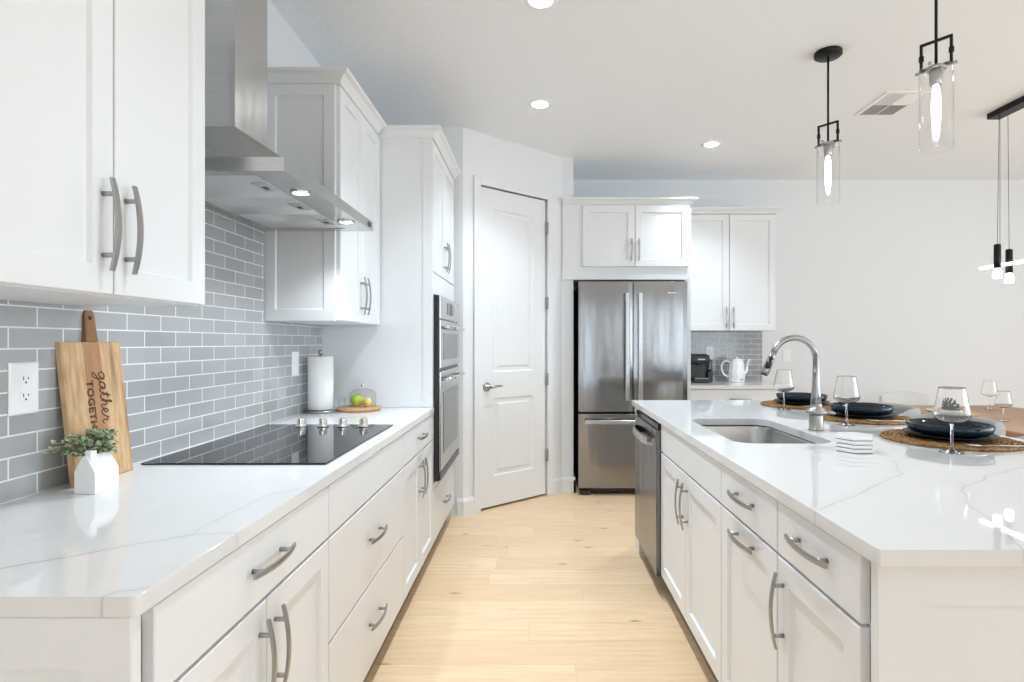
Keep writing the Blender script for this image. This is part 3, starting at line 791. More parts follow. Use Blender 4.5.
bmesh.ops.translate(mb.bm, verts=mb.bm.verts[:], vec=lc+Vector((0, 0, .0235)))
tag(mb.build('lemon', M['lemon'], origin=lc), 'yellow orange lemon lying under the glass dome', 'lemon')
tc = sc0+Vector((-.088, -.012, .0186))
MBt = MB().lathe(tc, [(.0001, .001), (.018, .0), (.020, .003), (.0205, .055), (.0195, .055), (.019, .004), (.0001, .003)], 24)
tag(MBt.build('glass_tumbler', M['glass'], origin=tc), 'tiny clear glass tumbler at the edge of the wooden board', 'tumbler')

# ------------------------------------------------------------------ back run
FF = Frame((0, 4.815, 0), (1, 0, 0), (0, -1, 0))
r = wall_cabinet(FF, .225, 1.312, .66, 1.806, 2.438, 'white cabinet above the refrigerator with two square doors', None, crown_ends=(0, 1), name='upper_cabinet', doorz=(1.915, 2.425), fill=.155, hz=2.06) if False else None
r = thing('upper_cabinet', (.77, 5.1, 1.806), 'white cabinet above the refrigerator with two square doors', 'cabinet')
MB().box(FF, .322, 1.312, -.664, -.02, 1.806, 2.438).build('body', M['cabside'], r)
MB().box(FF, .225, 1.312, .008, .028, 1.806, 2.438).build('face_frame', M['cab'], r)
MB().box(FF, 1.266, 1.312, -.664, .026, .001, 1.8055).build('side_panel', M['cab'], r)
crown(MB(), FF, .225, 1.312, -.008, 2.438, 2.492, ends=(0, 1), front=.03).build('crown_moulding', M['cab'], r)
crown(MB(), FF, .322, 1.312, .664, 2.4385, 2.452, ends=(0, 0), front=-.03, out=.002) .build('top_board', M['cabside'], r)
for i, (a_, b_) in enumerate(((.392, .836), (.836, 1.29))):
    d = MB().shaker(FF, a_+G, b_-G, 1.915, 2.43, n0=.0285).build('door', M['cab'], r)
    add_handle(FF, b_-.03 if i == 0 else a_+.03, 2.055, d, n0=.0485)
# fridge
f0, f1, fy = .353, 1.258, 4.69
FR = Frame((0, fy, 0), (1, 0, 0), (0, -1, 0))
r = thing('refrigerator', ((f0+f1)/2, 5.05, 0), 'stainless french door refrigerator with bottom freezer drawer', 'refrigerator')
MB().box(FR, f0+.012, f1-.004, -.74, -.085, .03, 1.765, .004).build('cabinet', M['charcoal'], r)
mb = MB(); mb.box(FR, f0+.02, f1-.02, -.12, -.07, .012, .05)
mb.build('kick_grille', M['blackplastic'], r)
for u_ in (f0+.06, f1-.06):
    mb = MB(); mb.box(FR, u_-.045, u_+.045, -.10, -.02, .0005, .045, .008); mb.build('foot', M['rubber'], r)
fm = .8065
def fdoor(u0, u1, z0, z1, name):
    mb = MB(); ns = 12; rings = []
    for i in range(ns+1):
        u = u0+(u1-u0)*i/ns
        e = min(i, ns-i)
        n = -.004 if e == 0 else 0.0
        uu = u0+.006 if i == 0 else (u1-.006 if i == ns else u)
        rings.append((u, n))
    def ring(z, d): return [FR(u, n-d, z) for u, n in rings]+[FR(u1, -.075, z), FR(u0, -.075, z)]
    mb.loft([ring(z0, .004), ring(z0+.004, 0), ring(z1-.004, 0), ring(z1, .004)])
    return mb.build(name, M['steel_v'], r)
def bar(F, a, b, n, w, th):
    """flat bar handle from a to b (points as u, z)"""
    mb = MB()
    if a[0] == b[0]:
        mb.box(F, a[0]-w/2, a[0]+w/2, n-th, n, a[1], b[1], .005)
        for z in (a[1]+.04, b[1]-.04): mb.box(F, a[0]-w/2+.004, a[0]+w/2-.004, -.001, n-th+.001, z-.02, z+.02, .002)
    else:
        mb.box(F, a[0], b[0], n-th, n, a[1]-w/2, a[1]+w/2, .005)
        for u in (a[0]+.04, b[0]-.04): mb.box(F, u-.02, u+.02, -.001, n-th+.001, a[1]-w/2+.004, a[1]+w/2-.004, .002)
    return mb
dl = fdoor(f0, fm-.004, .696, 1.782, 'door'); dr_ = fdoor(fm+.004, f1, .696, 1.782, 'door'); fz = fdoor(f0, f1, .062, .680, 'freezer_drawer')
bar(FR, (fm-.053, .79), (fm-.053, 1.685), .06, .036, .014).build('door_handle', M['steel'], dl)
bar(FR, (fm+.053, .79), (fm+.053, 1.685), .06, .036, .014).build('door_handle', M['steel'], dr_)
bar(FR, (f0+.05, .618), (f1-.05, .618), .06, .036, .014).build('drawer_handle', M['steel'], fz)
mb = MB(); mb.lathe((0, 0, 0), [(.0001, 0), (.008, 0), (.008, .001), (.0001, .0012)], 16)
for v in mb.bm.verts: v.co = FR(1.105+v.co.x*1.4, .0002+v.co.z, 1.685+v.co.y*.7)
mb.box(FR, 1.118, 1.165, .0002, .0012, 1.681, 1.688)
mb.build('badge', M['white_plastic'], dr_)

FU2 = Frame((0, YB-.34, 0), (1, 0, 0), (0, -1, 0))
wall_cabinet(FU2, 1.331, 2.175, .3395, 1.38, 2.438, 'white two-door upper cabinet on the back wall right of the refrigerator', None, crown_ends=(0, 1), hz=1.50)
base_cabinet(FB, 1.316, 2.18, .61, 'white base cabinet under the short back counter beside the refrigerator', 'cabinet', None,
             [(.724, .868, .79)], [(1.316, 1.748, .716, 'hi'), (1.748, 2.18, .716, 'lo')])

# coffee maker
cc = Vector((1.525, 5.235, CT+.0006))
FC = Frame(cc, (1, 0, 0), (0, -1, 0))
r = thing('coffee_maker', cc, 'black pod coffee maker on the back counter beside the refrigerator', 'coffee maker')
MB().box(FC, -.10, .055, -.11, .12, 0, .035, .006).build('base', M['blackplastic'], r)
MB().box(FC, -.10, .055, -.11, .01, .0355, .175, .006).build('column', M['blackplastic'], r)
mb = MB(); mb.loft([[FC(-.10, -.11, .176), FC(.055, -.11, .176), FC(.055, .09, .176), FC(-.10, .09, .176)], [FC(-.10, -.11, .20), FC(.055, -.11, .20), FC(.055, .105, .20), FC(-.10, .105, .20)],
         [FC(-.098, -.11, .245), FC(.053, -.11, .245), FC(.053, .10, .245), FC(-.098, .10, .245)], [FC(-.08, -.10, .262), FC(.035, -.10, .262), FC(.035, .06, .262), FC(-.08, .06, .262)]])
hd = mb.build('brew_head', M['blackplastic'], r)
MB().box(FC, -.055, .012, .104, .108, .208, .220, .001).build('lift_handle', M['nickel'], hd)
MB().box(FC, -.085, .04, .02, .115, .0355, .044, .003).build('drip_tray', M['nickel'], r)
mb = MB(); mb.cyl(FC(-.022, .06, .1755), FC(-.022, .06, .150), .018, .010); mb.build('spout', M['blackplastic'], r)
MB().box(FC, .056, .10, -.09, .04, .10, .21, .01).build('water_tank', M['tint'], r)
MB().box(FC, .056, .098, -.09, .05, .0, .099, .004).build('tank_base', M['blackplastic'], r)

# kettle
kc = Vector((1.872, 5.275, CT+.0006))
r = thing('kettle', kc, 'white faceted electric kettle on the back counter', 'kettle')
mb = MB(); k = 10
rings = []
for rr_, z, ph in ((.070, 0, 0), (.073, .006, 0), (.073, .016, 0), (.0745, .05, .3), (.073, .10, 0), (.069, .15, .3), (.063, .19, 0), (.058, .205, 0)):
    rings.append([kc+Vector((rr_*math.cos(2*PI*(j+ph)/k), rr_*math.sin(2*PI*(j+ph)/k), z)) for j in range(k)])
mb.loft(rings); mb.build('body', M['ceramic'], r)
MB().lathe(kc, [(.057, .206), (.055, .214), (.03, .219), (.009, .220), (.008, .228), (.011, .234), (.0001, .236)], 24).build('lid', M['ceramic'], r)
mb = MB(); mb.tube(smooth_path([kc+Vector(p) for p in ((-.062, 0, .185), (-.105, 0, .196), (-.135, 0, .165), (-.138, 0, .11), (-.112, 0, .065), (-.075, 0, .052))], 6), .0085, 10)
mb.build('handle', M['ceramic'], r)
mb = MB(); mb.tube(smooth_path([kc+Vector(p) for p in ((.070, 0, .075), (.092, 0, .10), (.100, 0, .15), (.110, 0, .198), (.122, 0, .214))], 6), [.016]+[.013]*10+[.010]*14, 12)
mb.build('spout', M['ceramic'], r)
MB().box(Frame(kc, (1, 0, 0), (0, -1, 0)), .012, .042, .066, .0745, .018, .030, .001).build('badge', M['nickel'], r)

# ------------------------------------------------------------------ island
DI = .60
base_cabinet(FI, 1.062, 1.448, DI, 'white island cabinet nearest the camera, one drawer over a single door', 'cabinet', 'white base cabinets of the island',
             [(.736, .868, .81)], [(1.078, 1.448, .728, 'hi')], bu=(1.078, 1.448))
base_cabinet(FI, 1.45, 1.888, DI, 'white island cabinet with drawer over pull-out door, both with horizontal handles', 'cabinet', 'white base cabinets of the island',
             [(.736, .868, .81)], [(1.45, 1.888, .728, 'top')])
base_cabinet(FI, 1.89, 2.80, DI, 'white island sink cabinet with blank front over two doors beside the dishwasher', 'cabinet', 'white base cabinets of the island',
             [(.736, .868, None)], [(1.89, 2.345, .728, 'hi'), (2.345, 2.80, .728, 'lo')])
FIE = Frame((0, 1.060, 0), (1, 0, 0), (0, -1, 0))
mb = MB().panel(FIE, .628, 1.262, .001, CB-.001, [(0, .0005), (0, .019), (.002, .021), (.085, .021), (.088, .013)])
tag(mb.build('end_panel', M['cab'], origin=(.95, 1.05, 0)), 'white framed panel on the island end nearest the camera', 'cabinet panel')
mb = MB().box(W, .625, 1.262, 3.424, 3.56, .001, CB-.001)
tag(mb.build('end_panel', M['cab'], origin=(.95, 3.5, 0)), 'white panel on the far island end beyond the dishwasher', 'cabinet panel')
mb = MB().box(W, 1.242, 1.262, 1.062, 3.423, .001, CB-.001)
tag(mb.build('back_panel', M['cab'], origin=(1.25, 2.2, 0)), 'long white panel on the seating side of the island under the overhang', 'cabinet panel')
# dishwasher
w0, w1 = 2.806, 3.42
r = thing('dishwasher', (.9, (w0+w1)/2, 0), 'stainless dishwasher built into the far end of the island', 'dishwasher')
MB().box(FI, w0+.004, w1-.004, -.59, -.001, .115, .865).build('tub', M['blackplastic'], r)
d = MB().box(FI, w0+.003, w1-.003, .001, .042, .112, .838, .003).build('door', M['steel_d'], r)
MB().box(FI, w0+.003, w1-.003, .001, .034, .840, .868, .002).build('control_strip', M['blackglass'], r)
mb = MB(); pts = []
for i in range(13):
    t = -1+i/6; pts.append(FI((w0+w1)/2+t*.25, .045+.034*(1-t**4), .765-.0*(t*t)))
rings = []
for i, p in enumerate(pts):
    t = -1+i/6; n_ = .045+.034*(1-t**4); u_ = (w0+w1)/2+t*.25
    rings.append([FI(u_, n_-.006, .748), FI(u_, n_+.006, .748), FI(u_, n_+.008, .765), FI(u_, n_+.006, .786), FI(u_, n_-.006, .786)])
mb.loft(rings)
mb.build('door_handle', M['steel'], d)
MB().box(FI, w0, w1, -.5, -.07, .001, .1115).build('toe_kick', M['blackplastic'], r)

# sink under the cut-out
r = thing('sink', (.92, 2.395, .66), 'undermount stainless sink bowl in the island counter', 'sink')
def rrect(x0, x1, ya, yb_, rd, z, k=8):
    out = []
    for cx_, cy_, a0 in ((x1-rd, yb_-rd, 0), (x0+rd, yb_-rd, 1), (x0+rd, ya+rd, 2), (x1-rd, ya+rd, 3)):
        for j in range(k+1):
            t = (a0+j/k)*PI/2; out.append(Vector((cx_+rd*math.cos(t), cy_+rd*math.sin(t), z)))
    return out
hx0, hx1, hy0, hy1 = hole
mb = MB(); e = .006
mb.loft([rrect(hx0-.02, hx1+.02, hy0-.02, hy1+.02, .09, CB-.0012), rrect(hx0-e, hx1+e, hy0-e, hy1+e, .08, CB-.0012), rrect(hx0-e+.004, hx1+e-.004, hy0-e+.004, hy1+e-.004, .075, CB-.012),
         rrect(hx0+.008, hx1-.008, hy0+.008, hy1-.008, .07, CB-.18), rrect(hx0+.016, hx1-.016, hy0+.016, hy1-.016, .06, CB-.205), rrect(hx0+.045, hx1-.045, hy0+.045, hy1-.045, .04, CB-.215)], False, True, smooth=True)
mb.build('bowl', M['sink'], r)
mb = MB(); mb.lathe((.92, 2.45, CB-.214), [(.045, .0), (.044, .003), (.035, .002), (.033, -.003), (.0001, -.004)], 28); mb.build('drain', M['chrome'], r)

# faucet
fx, fyy = 1.180, 2.38
fb = Vector((fx, fyy, CT+.0006))
r = thing('faucet', fb, 'brushed nickel gooseneck pull-down faucet behind the island sink', 'faucet')
MB().lathe(fb, [(.0001, 0), (.030, 0), (.030, .004), (.0275, .006), (.0275, .060), (.0265, .066), (.0001, .067)], 32).build('body', M['nickel'], r)
mb = MB(); mb.lathe(fb, [(.0275, .0665), (.040, .070), (.042, .078), (.034, .086), (.024, .095), (.022, .11)], 32, cap0=True)
mb.tube([fb+Vector((.028, -.004, .076)), fb+Vector((.050, -.010, .075)), fb+Vector((.072, -.016, .071))], [.013, .010, .005], 12, flatten=(1, .8))
mb.build('collar_handle', M['nickel'], r)
mb = MB(); pts = [(0, 0, .100), (0, 0, .15), (0, 0, .20), (0, 0, .315)]
R_ = .092; zc_ = .296
for i in range(1, 15):
    a = PI*i/15.6; pts.append((-R_+R_*math.cos(a), 0, zc_+R_*math.sin(a)))
rad = [.0225, .0185, .0145]+[.0128]*(len(pts)-3)
mb.tube([fb+Vector(p) for p in pts], rad, 16); mb.build('neck', M['nickel'], r)
e0 = Vector(pts[-1]); dd = (Vector(pts[-1])-Vector(pts[-2])).normalized()
mb = MB(); mb.tube([fb+e0, fb+e0+dd*.018, fb+e0+dd*.022, fb+e0+dd*.085, fb+e0+dd*.098], [.013, .0135, .0145, .0175, .0165], 18)
sh = mb.build('spray_head', M['nickel'], r)
mb = MB(); pq = dd.cross(Vector((0, 1, 0)))
sd = Vector((-.35, -1, 0)).normalized()
for a_, b_, q in ((.020, .032, .012), (.036, .070, .0145)):
    mb.tube([fb+e0+dd*a_+sd*.011, fb+e0+dd*(a_+.003)+sd*.0125, fb+e0+dd*(b_-.003)+sd*.0135, fb+e0+dd*b_+sd*.012], [q*.7, q, q, q*.7], 10, flatten=(.8, .9))
mb.build('spray_button', M['blackplastic'], sh)
MB().cyl(fb+e0+dd*.0985, fb+e0+dd*.102, .015, k=16).build('nozzle', M['rubber'], sh)

# hexagonal coasters
cc = Vector((1.082, 1.925, 0))
for i in range(4):
    z0 = CT+.0006+i*.0138
    rnd = random.Random(i); a0 = PI/6*0+rnd.uniform(-.05, .05); cx_, cy_ = cc.x+rnd.uniform(-.002, .002), cc.y+rnd.uniform(-.002, .002)
    r = thing('coaster', (cx_, cy_, z0), ['white hexagonal coaster at the bottom of the stack by the sink', 'second white hexagonal coaster from the bottom of the stack by the sink',
              'second white hexagonal coaster from the top of the stack by the sink', 'white hexagonal coaster on top of the stack by the sink'][i], 'coaster', 'stack of hexagonal coasters')
    hx = lambda R_, z: [Vector((cx_+R_*math.cos(a0+j*PI/3), cy_+R_*math.sin(a0+j*PI/3), z)) for j in range(6)]
    MB().loft([hx(.061, z0), hx(.061, z0+.0018)]).build('backing', M['cork'], r)
    MB().loft([hx(.062, z0+.0020), hx(.064, z0+.0032), hx(.064, z0+.0120), hx(.0625, z0+.0132)]).build('top', M['marble'], r)

# place settings
PS = [(1.55, 3.30), (1.575, 2.735), (1.55, 2.12)]
which = ['farthest from the camera', 'in the middle of the row', 'nearest the camera']
def make_placemat(c, label):
    mb = MB(); rnd = random.Random(3)
    for i in range(15):
        rr_ = .013+i*.0147
        k = 48 if i > 4 else 24
        pts = [c+Vector((rr_*math.cos(2*PI*j/k), rr_*math.sin(2*PI*j/k), .0055+.0016*math.sin(j*2.1+i))) for j in range(k+1)]
        mb.tube(pts, .0050, 6, caps=False)
    for j in range(40):
        a = 2*PI*j/40; pts = []
        for s_ in range(16):
            q = .015+s_*.0135; aa = a+.06*math.sin(s_*1.6+j); pts.append(c+Vector((q*math.cos(aa), q*math.sin(aa), .0075+.002*math.sin(s_*PI))))
        mb.tube(pts, .0024, 5)
    return tag(mb.build('placemat', M['rattan'], origin=c), label, 'placemat', 'round woven placemats on the island')
def make_plate(c, label):
    mb = MB(); mb.lathe(c, [(.0001, .0), (.095, .0), (.10, .004), (.143, .012), (.149, .015), (.1485, .0175), (.142, .016), (.098, .0085), (.0001, .007)], 56)
    return tag(mb.build('dinner_plate', M['charcoal'], origin=c), label, 'plate', 'charcoal dinner plates on the island')
def make_bowl(c, label):
    mb = MB(); mb.lathe(c, [(.0001, .0), (.085, .0), (.09, .004), (.121, .010), (.133, .022), (.138, .043), (.1365, .044), (.1305, .024), (.119, .0145), (.085, .0095), (.0001, .008)], 56)
    return tag(mb.build('bowl', M['navy'], origin=c), label, 'bowl', 'navy bowls on the charcoal plates')
def make_fork(c, label):
    r = thing('fork', c, label, 'fork', 'forks on the placemats')
    mb = MB(); pts = [(-.10, .0015), (-.06, .002), (0, .0035), (.04, .0035), (.06, .0045)]
    mb.loft([[c+Vector((w, y, z-.001)), c+Vector((-w, y, z-.001)), c+Vector((-w, y, z+.001)), c+Vector((w, y, z+.001))] for (y, z), w in zip(pts, (.008, .006, .003, .004, .011))])
    mb.build('fork_handle', M['cutlery'], r)
    mb = MB()
    for x in (-.009, -.003, .003, .009): mb.tube([c+Vector((x, .0605, .0045)), c+Vector((x, .085, .0045)), c+Vector((x, .105, .007))], [.002, .0017, .001], 6)
    mb.build('tines', M['cutlery'], r); return r
def make_knife(c, label):
    r = thing('table_knife', c, label, 'knife', 'table knives on the placemats')
    mb = MB(); mb.tube([c+Vector((0, -.11, .004)), c+Vector((0, -.06, .004)), c+Vector((0, 0, .004))], [.005, .006, .0045], 8, flatten=(1.2, .6)); mb.build('knife_handle', M['cutlery'], r)
    mb = MB(); mb.loft([[c+Vector((a, y, z)) for a, z in ((-.009*w, .0032), (.009*w, .0036), (.009*w, .0046), (-.009*w, .0042))] for y, w in ((.0005, .6), (.03, 1), (.08, 1), (.11, .4))])
    mb.build('blade', M['cutlery'], r); return r
ft = kn_ = None
for i, (x, y) in enumerate(PS):
    base = Vector((x, y, CT+.0006)); w_ = which[i]
    mt = tag(copy_tree(pm0, base), '', 'placemat') if i else None
    if i == 0: pm0 = make_placemat(base, 'round woven placemat on the island, '+w_); pl0 = make_plate(base+Vector((0, 0, .0125)), 'charcoal dinner plate on a woven placemat, '+w_); bo0 = make_bowl(base+Vector((0, 0, .0215)), 'navy glazed bowl on a charcoal plate, '+w_)
    else:
        mt['label'] = 'round woven placemat on the island, '+w_
        copy_tree(pl0, base+Vector((0, 0, .0125)), None, 'charcoal dinner plate on a woven placemat, '+w_)
        copy_tree(bo0, base+Vector((0, 0, .0215)), None, 'navy glazed bowl on a charcoal plate, '+w_)
    # diners sit on the right-hand side: fork on their left is towards the camera
    fp = base+Vector((.03, -.185, .012)); kp = base+Vector((.03, .185, .012))
    if i == 0: ft = make_fork(fp, 'steel fork on the woven placemat, '+w_); kn_ = make_knife(kp, 'steel table knife on the woven placemat, '+w_)
    else: copy_tree(ft, fp, PI/2, 'steel fork on the woven placemat, '+w_); copy_tree(kn_, kp, PI/2, 'steel table knife on the woven placemat, '+w_)
ft.rotation_euler = (0, 0, PI/2); kn_.rotation_euler = (0, 0, PI/2)

def wine_glass(c, label, s=1., group='wine glasses on the island', name='wine_glass'):
    r = thing(name, c, label, 'wine glass', group)
    pf = [(.0001, .0012), (.034, 0), (.036, .001), (.034, .0025), (.012, .006), (.005, .012), (.0038, .03), (.0036, .085), (.006, .094)]
    MB().lathe(c, [(a*s, z*s) for a, z in pf], 28).build('stem', M['wineglass'], r)
    pb = [(.0001, .0943), (.0055, .0945), (.026, .1005), (.048, .112), (.0535, .122), (.0525, .135), (.045, .175), (.0385, .2125), (.0377, .2168), (.0373, .2178), (.0369, .2178), (.0366, .2168), (.0375, .2125), (.044, .175), (.0515, .135), (.0525, .123), (.047, .1135), (.026, .102), (.0001, .097)]
    MB().lathe(c, [(a*s, z*s) for a, z in pb], 36).build('glass_bowl', M['wineglass'], r)
    return r
wg = wine_glass(Vector((1.36, 3.10, CT+.0006)), 'clear wine glass by the farthest island placemat, seen beside the faucet')
copy_tree(wg, (1.385, 2.52, CT+.0006), None, 'clear wine glass in front of the middle island placemat')
copy_tree(wg, (1.395, 1.895, CT+.0006), None, 'clear wine glass in front of the nearest island placemat')
# bar stools on the seating side
def stool(c, label):
    r = thing('bar_stool', c, label, 'bar stool', 'grey bar stools at the island')
    mb = MB(); mb.lathe(c, [(.0001, .60), (.19, .60), (.205, .615), (.208, .65), (.195, .672), (.15, .68), (.0001, .682)], 32)
    mb.build('seat', M['fabric'], r)
    mb = MB(); rings = []
    for i in range(25):
        a = -1.75+3.5*i/24
        e = abs(a)/1.75; top = .908-.05*max(0, e-.6)/.4
        def q(rr_, z): return c+Vector((rr_*math.cos(a), rr_*math.sin(a), z))
        rings.append([q(.208, .625), q(.250, .63), q(.265, top-.03), q(.258, top-.006), q(.240, top), q(.222, top-.008), q(.215, top-.03)])
    mb.loft(rings, smooth=True); mb.build('backrest', M['fabric'], r)
    for sx in (-1, 1):
        for sy in (-1, 1):
            MB().tube([c+Vector((sx*.12, sy*.12, .601)), c+Vector((sx*.19, sy*.19, .0005))], [.017, .011], 10).build('leg', M['leg'], r)
    mb = MB(); q = .157
    for a_, b_ in (((-q, -q), (q, -q)), ((q, -q), (q, q)), ((q, q), (-q, q)), ((-q, q), (-q, -q))): mb.cyl(c+Vector((a_[0], a_[1], .28)), c+Vector((b_[0], b_[1], .28)), .008, k=8)
    mb.build('footrest', M['leg'], r)
    return r
s0 = stool(Vector((1.93, 3.30, 0)), 'grey upholstered bar stool tucked at the far end of the island')
copy_tree(s0, (1.93, 2.735, 0), None, 'grey upholstered bar stool behind the middle island place setting')
copy_tree(s0, (1.95, 2.10, 0), None, 'grey upholstered bar stool behind the place setting nearest the camera')

# ------------------------------------------------------------------ island pendants
def pendant(c, label):
    """c is the point on the ceiling"""
    r = thing('pendant_light', c, label, 'pendant light', 'black and glass pendants over the island')
    Z = lambda z: Vector((c.x, c.y, z))
    MB().lathe(Z(ZC), [(.0001, -.0005), (.068, -.0005), (.070, -.004), (.070, -.022), (.064, -.027), (.012, -.028), (.0001, -.028)], 36).build('canopy', M['black'], r)
    MB().cyl(Z(ZC-.028), Z(2.362), .0055, k=12).build('rod', M['black'], r)
    a = math.radians(-52); dx = Vector((math.cos(a), math.sin(a), 0)); dy = Vector((-dx.y, dx.x, 0))
    Fy = lambda u, n, z: Z(z)+dx*u+dy*n
    mb = MB(); h = .055
    mb.box(Fy, -h, -h+.009, -.005, .005, 2.352, 2.462); mb.box(Fy, h-.009, h, -.005, .005, 2.352, 2.462); mb.box(Fy, -h, h, -.005, .005, 2.454, 2.463)
    mb.box(Fy, -h, h, -.009, .009, 2.350, 2.360)
    for u_ in (-h+.0045, h-.0045): mb.lathe(Z(0)+dx*u_, [(.004, 2.392), (.009, 2.395), (.009, 2.415), (.004, 2.418)], 10)
    yk = mb.build('yoke', M['black'], r)
    mb = MB()
    for q in (dx, dy):
        for s_ in (-1, 1):
            mb.cyl(Z(2.350)+q*s_*.03, Z(2.350)+q*s_*.062, .003, k=8); mb.sphere(Z(2.350)+q*s_*.066, .007, 12, 1., 8)
    mb.lathe(Z(2.345), [(.0001, .010), (.034, .010), (.036, .006), (.036, .0), (.0001, 0)], 24)
    mb.build('glass_clamp', M['nickel'], r)
    MB().lathe(Z(0), [(.0001, 2.345), (.022, 2.3445), (.023, 2.34), (.022, 2.29), (.018, 2.283), (.0001, 2.282)], 24).build('socket', M['nickel'], r)
    MB().lathe(Z(0), [(.009, 2.281), (.011, 2.272), (.0145, 2.25), (.0155, 2.20), (.0145, 2.135), (.010, 2.108), (.004, 2.098), (.0001, 2.096)], 20).build('bulb', M['bulb'], r)
    mb = MB(); mb.lathe(Z(0), [(.0565, 2.352), (.0572, 2.3515), (.0575, 2.348), (.0575, 2.036), (.0572, 2.0315), (.0565, 2.030), (.0557, 2.0315), (.0555, 2.036), (.0555, 2.348), (.0557, 2.3515), (.0565, 2.352)], 40)
    mb.build('glass_shade', M['glass'], r)
    return r
p0 = pendant(Vector((1.585, 3.066, ZC)), 'black pendant with clear glass cylinder over the far half of the island')
copy_tree(p0, (1.572, 2.22, ZC), None, 'black pendant with clear glass cylinder over the near half of the island')
# ceiling: downlights and vent
def downlight(c, label):
    r = thing('ceiling_downlight', c, label, 'downlight', 'recessed ceiling downlights')
    MB().lathe(c, [(.074, -.0003), (.078, -.002), (.076, -.004), (.056, -.006), (.053, -.003)], 36).build('trim_ring', M['white_plastic'], r)
    MB().lathe(c, [(.0535, -.0025), (.0001, -.003)], 32).build('lens', M['lamp'], r)
    return r
DLS = [((.026, 3.735), 'recessed ceiling downlight in front of the pantry door', 38), ((1.395, 4.49), 'recessed ceiling downlight in front of the refrigerator and back cabinets', 34), ((.023, 2.60), 'recessed ceiling downlight above the aisle at the top edge of the photo', 58),
       ((.023, 1.35), 'recessed ceiling downlight above the aisle nearest the camera', 26), ((.9, -.6), 'recessed ceiling downlight added behind the camera as unseen fill', 8), ((2.95, 2.55), 'recessed ceiling downlight added over the dining table as unseen fill', 45)]  # last two are unseen, added to brighten the room
dl0 = None
for (x, y), lb, pw_ in DLS:
    if dl0 is None: dl0 = downlight(Vector((x, y, ZC)), lb)
    else: copy_tree(dl0, (x, y, ZC), None, lb)
    d = bpy.data.lights.new('downlight_spot', 'SPOT'); d.energy = pw_; d.spot_size = 1.9; d.spot_blend = .8; d.shadow_soft_size = .06; d.color = (.765, .892, 1)
    lo = bpy.data.objects.new('downlight_spot', d); COL.objects.link(lo); lo.location = (x, y, ZC-.02)
vc = Vector((2.345, 3.735, ZC))
r = thing('ceiling_vent', vc, 'white square air vent in the ceiling behind the pendants', 'air vent')
FV = Frame(vc, (1, 0, 0), (0, 1, 0))
vw, vd = .115, .165
mb = MB()
mb.box(FV, -vw-.025, vw+.025, -vd-.025, -vd, -.006, -.0005); mb.box(FV, -vw-.025, vw+.025, vd, vd+.025, -.006, -.0005)
mb.box(FV, -vw-.025, -vw, -vd, vd, -.006, -.0005); mb.box(FV, vw, vw+.025, -vd, vd, -.006, -.0005)
mb.box(FV, -vw, vw, -.006, .006, -.006, -.0005); mb.box(FV, -.006, .006, -vd, vd, -.006, -.0005)
mb.build('frame', M['white_plastic'], r)
MB().box(FV, -vw, vw, -vd, vd, -.0012, -.0005).build('duct_opening', M['duct'], r)
mb = MB()
for q, (u0, u1, n0, n1) in enumerate(((-vw, -.006, -vd, -.006), (.006, vw, -vd, -.006), (-vw, -.006, .006, vd), (.006, vw, .006, vd))):
    cnt = 9
    for i in range(cnt):
        if q in (0, 3):
            u = u0+(u1-u0)*(i+.5)/cnt; s_ = 1 if q == 0 else -1
            mb.loft([[FV(u-.004*s_, n_, -.002), FV(u+.004*s_, n_, -.010), FV(u+.005*s_, n_, -.010), FV(u-.003*s_, n_, -.002)] for n_ in (n0, n1)])
        else:
            n = n0+(n1-n0)*(i+.5)/cnt; s_ = 1 if q == 1 else -1
            mb.loft([[FV(u_, n-.006*s_, -.002), FV(u_, n+.006*s_, -.010), FV(u_, n+.007*s_, -.010), FV(u_, n-.005*s_, -.002)] for u_ in (u0, u1)])
mb.build('louvres', M['white_plastic'], r)

# ------------------------------------------------------------------ dining corner at the right edge
ty0, ty1, tx0, tx1 = 2.55, 4.62, 2.76, 3.80
tcen = ((tx0+tx1)/2, (ty0+ty1)/2, 0)
r = thing('dining_table', tcen, 'brown wooden dining table beyond the island', 'table')
MB().box(W, tx0, tx1, ty0, ty1, .725, .76, .006).build('tabletop', M['table_wood'], r)
mb = MB(); mb.box(W, tx0+.08, tx1-.08, ty0+.08, ty0+.10, .65, .7245); mb.box(W, tx0+.08, tx1-.08, ty1-.10, ty1-.08, .65, .7245); mb.box(W, tx0+.08, tx0+.10, ty0+.1, ty1-.1, .65, .7245); mb.box(W, tx1-.10, tx1-.08, ty0+.1, ty1-.1, .65, .7245)
mb.build('apron', M['table_wood'], r)
for x in (tx0+.04, tx1-.11):
    for y in (ty0+.04, ty1-.11): MB().box(W, x, x+.07, y, y+.07, .0005, .7245, .004).build('leg', M['table_wood'], r)
TT = .7606
def chair(c, rot, label):
    r = thing('dining_chair', c, label, 'chair', 'cream upholstered dining chairs')
    L_ = lambda x, y, z: c+Vector((x, y, z))
    FCH = Frame(c, (1, 0, 0), (0, 1, 0))
    MB().box(FCH, -.22, .22, -.22, .20, .40, .48, .02).build('seat', M['fabric_w'], r)
    mb = MB(); rings = []
    for i in range(13):
        t = -1+i/6; x = .215*t; yb_ = .20-.05*t*t; top = .835-.03*t**4
        rings.append([L_(x, yb_-.02, .482), L_(x, yb_+.02, .482), L_(x, yb_+.05, top-.02), L_(x, yb_+.03, top), L_(x, yb_+.005, top-.01)])
    mb.loft(rings, smooth=True); mb.build('backrest', M['fabric_w'], r)
    for sx in (-1, 1):
        for sy in (-1, 1): MB().tube([L_(sx*.17, sy*.16, .401), L_(sx*.19, sy*.19, .0005)], [.018, .012], 10).build('leg', M['leg'], r)
    return r
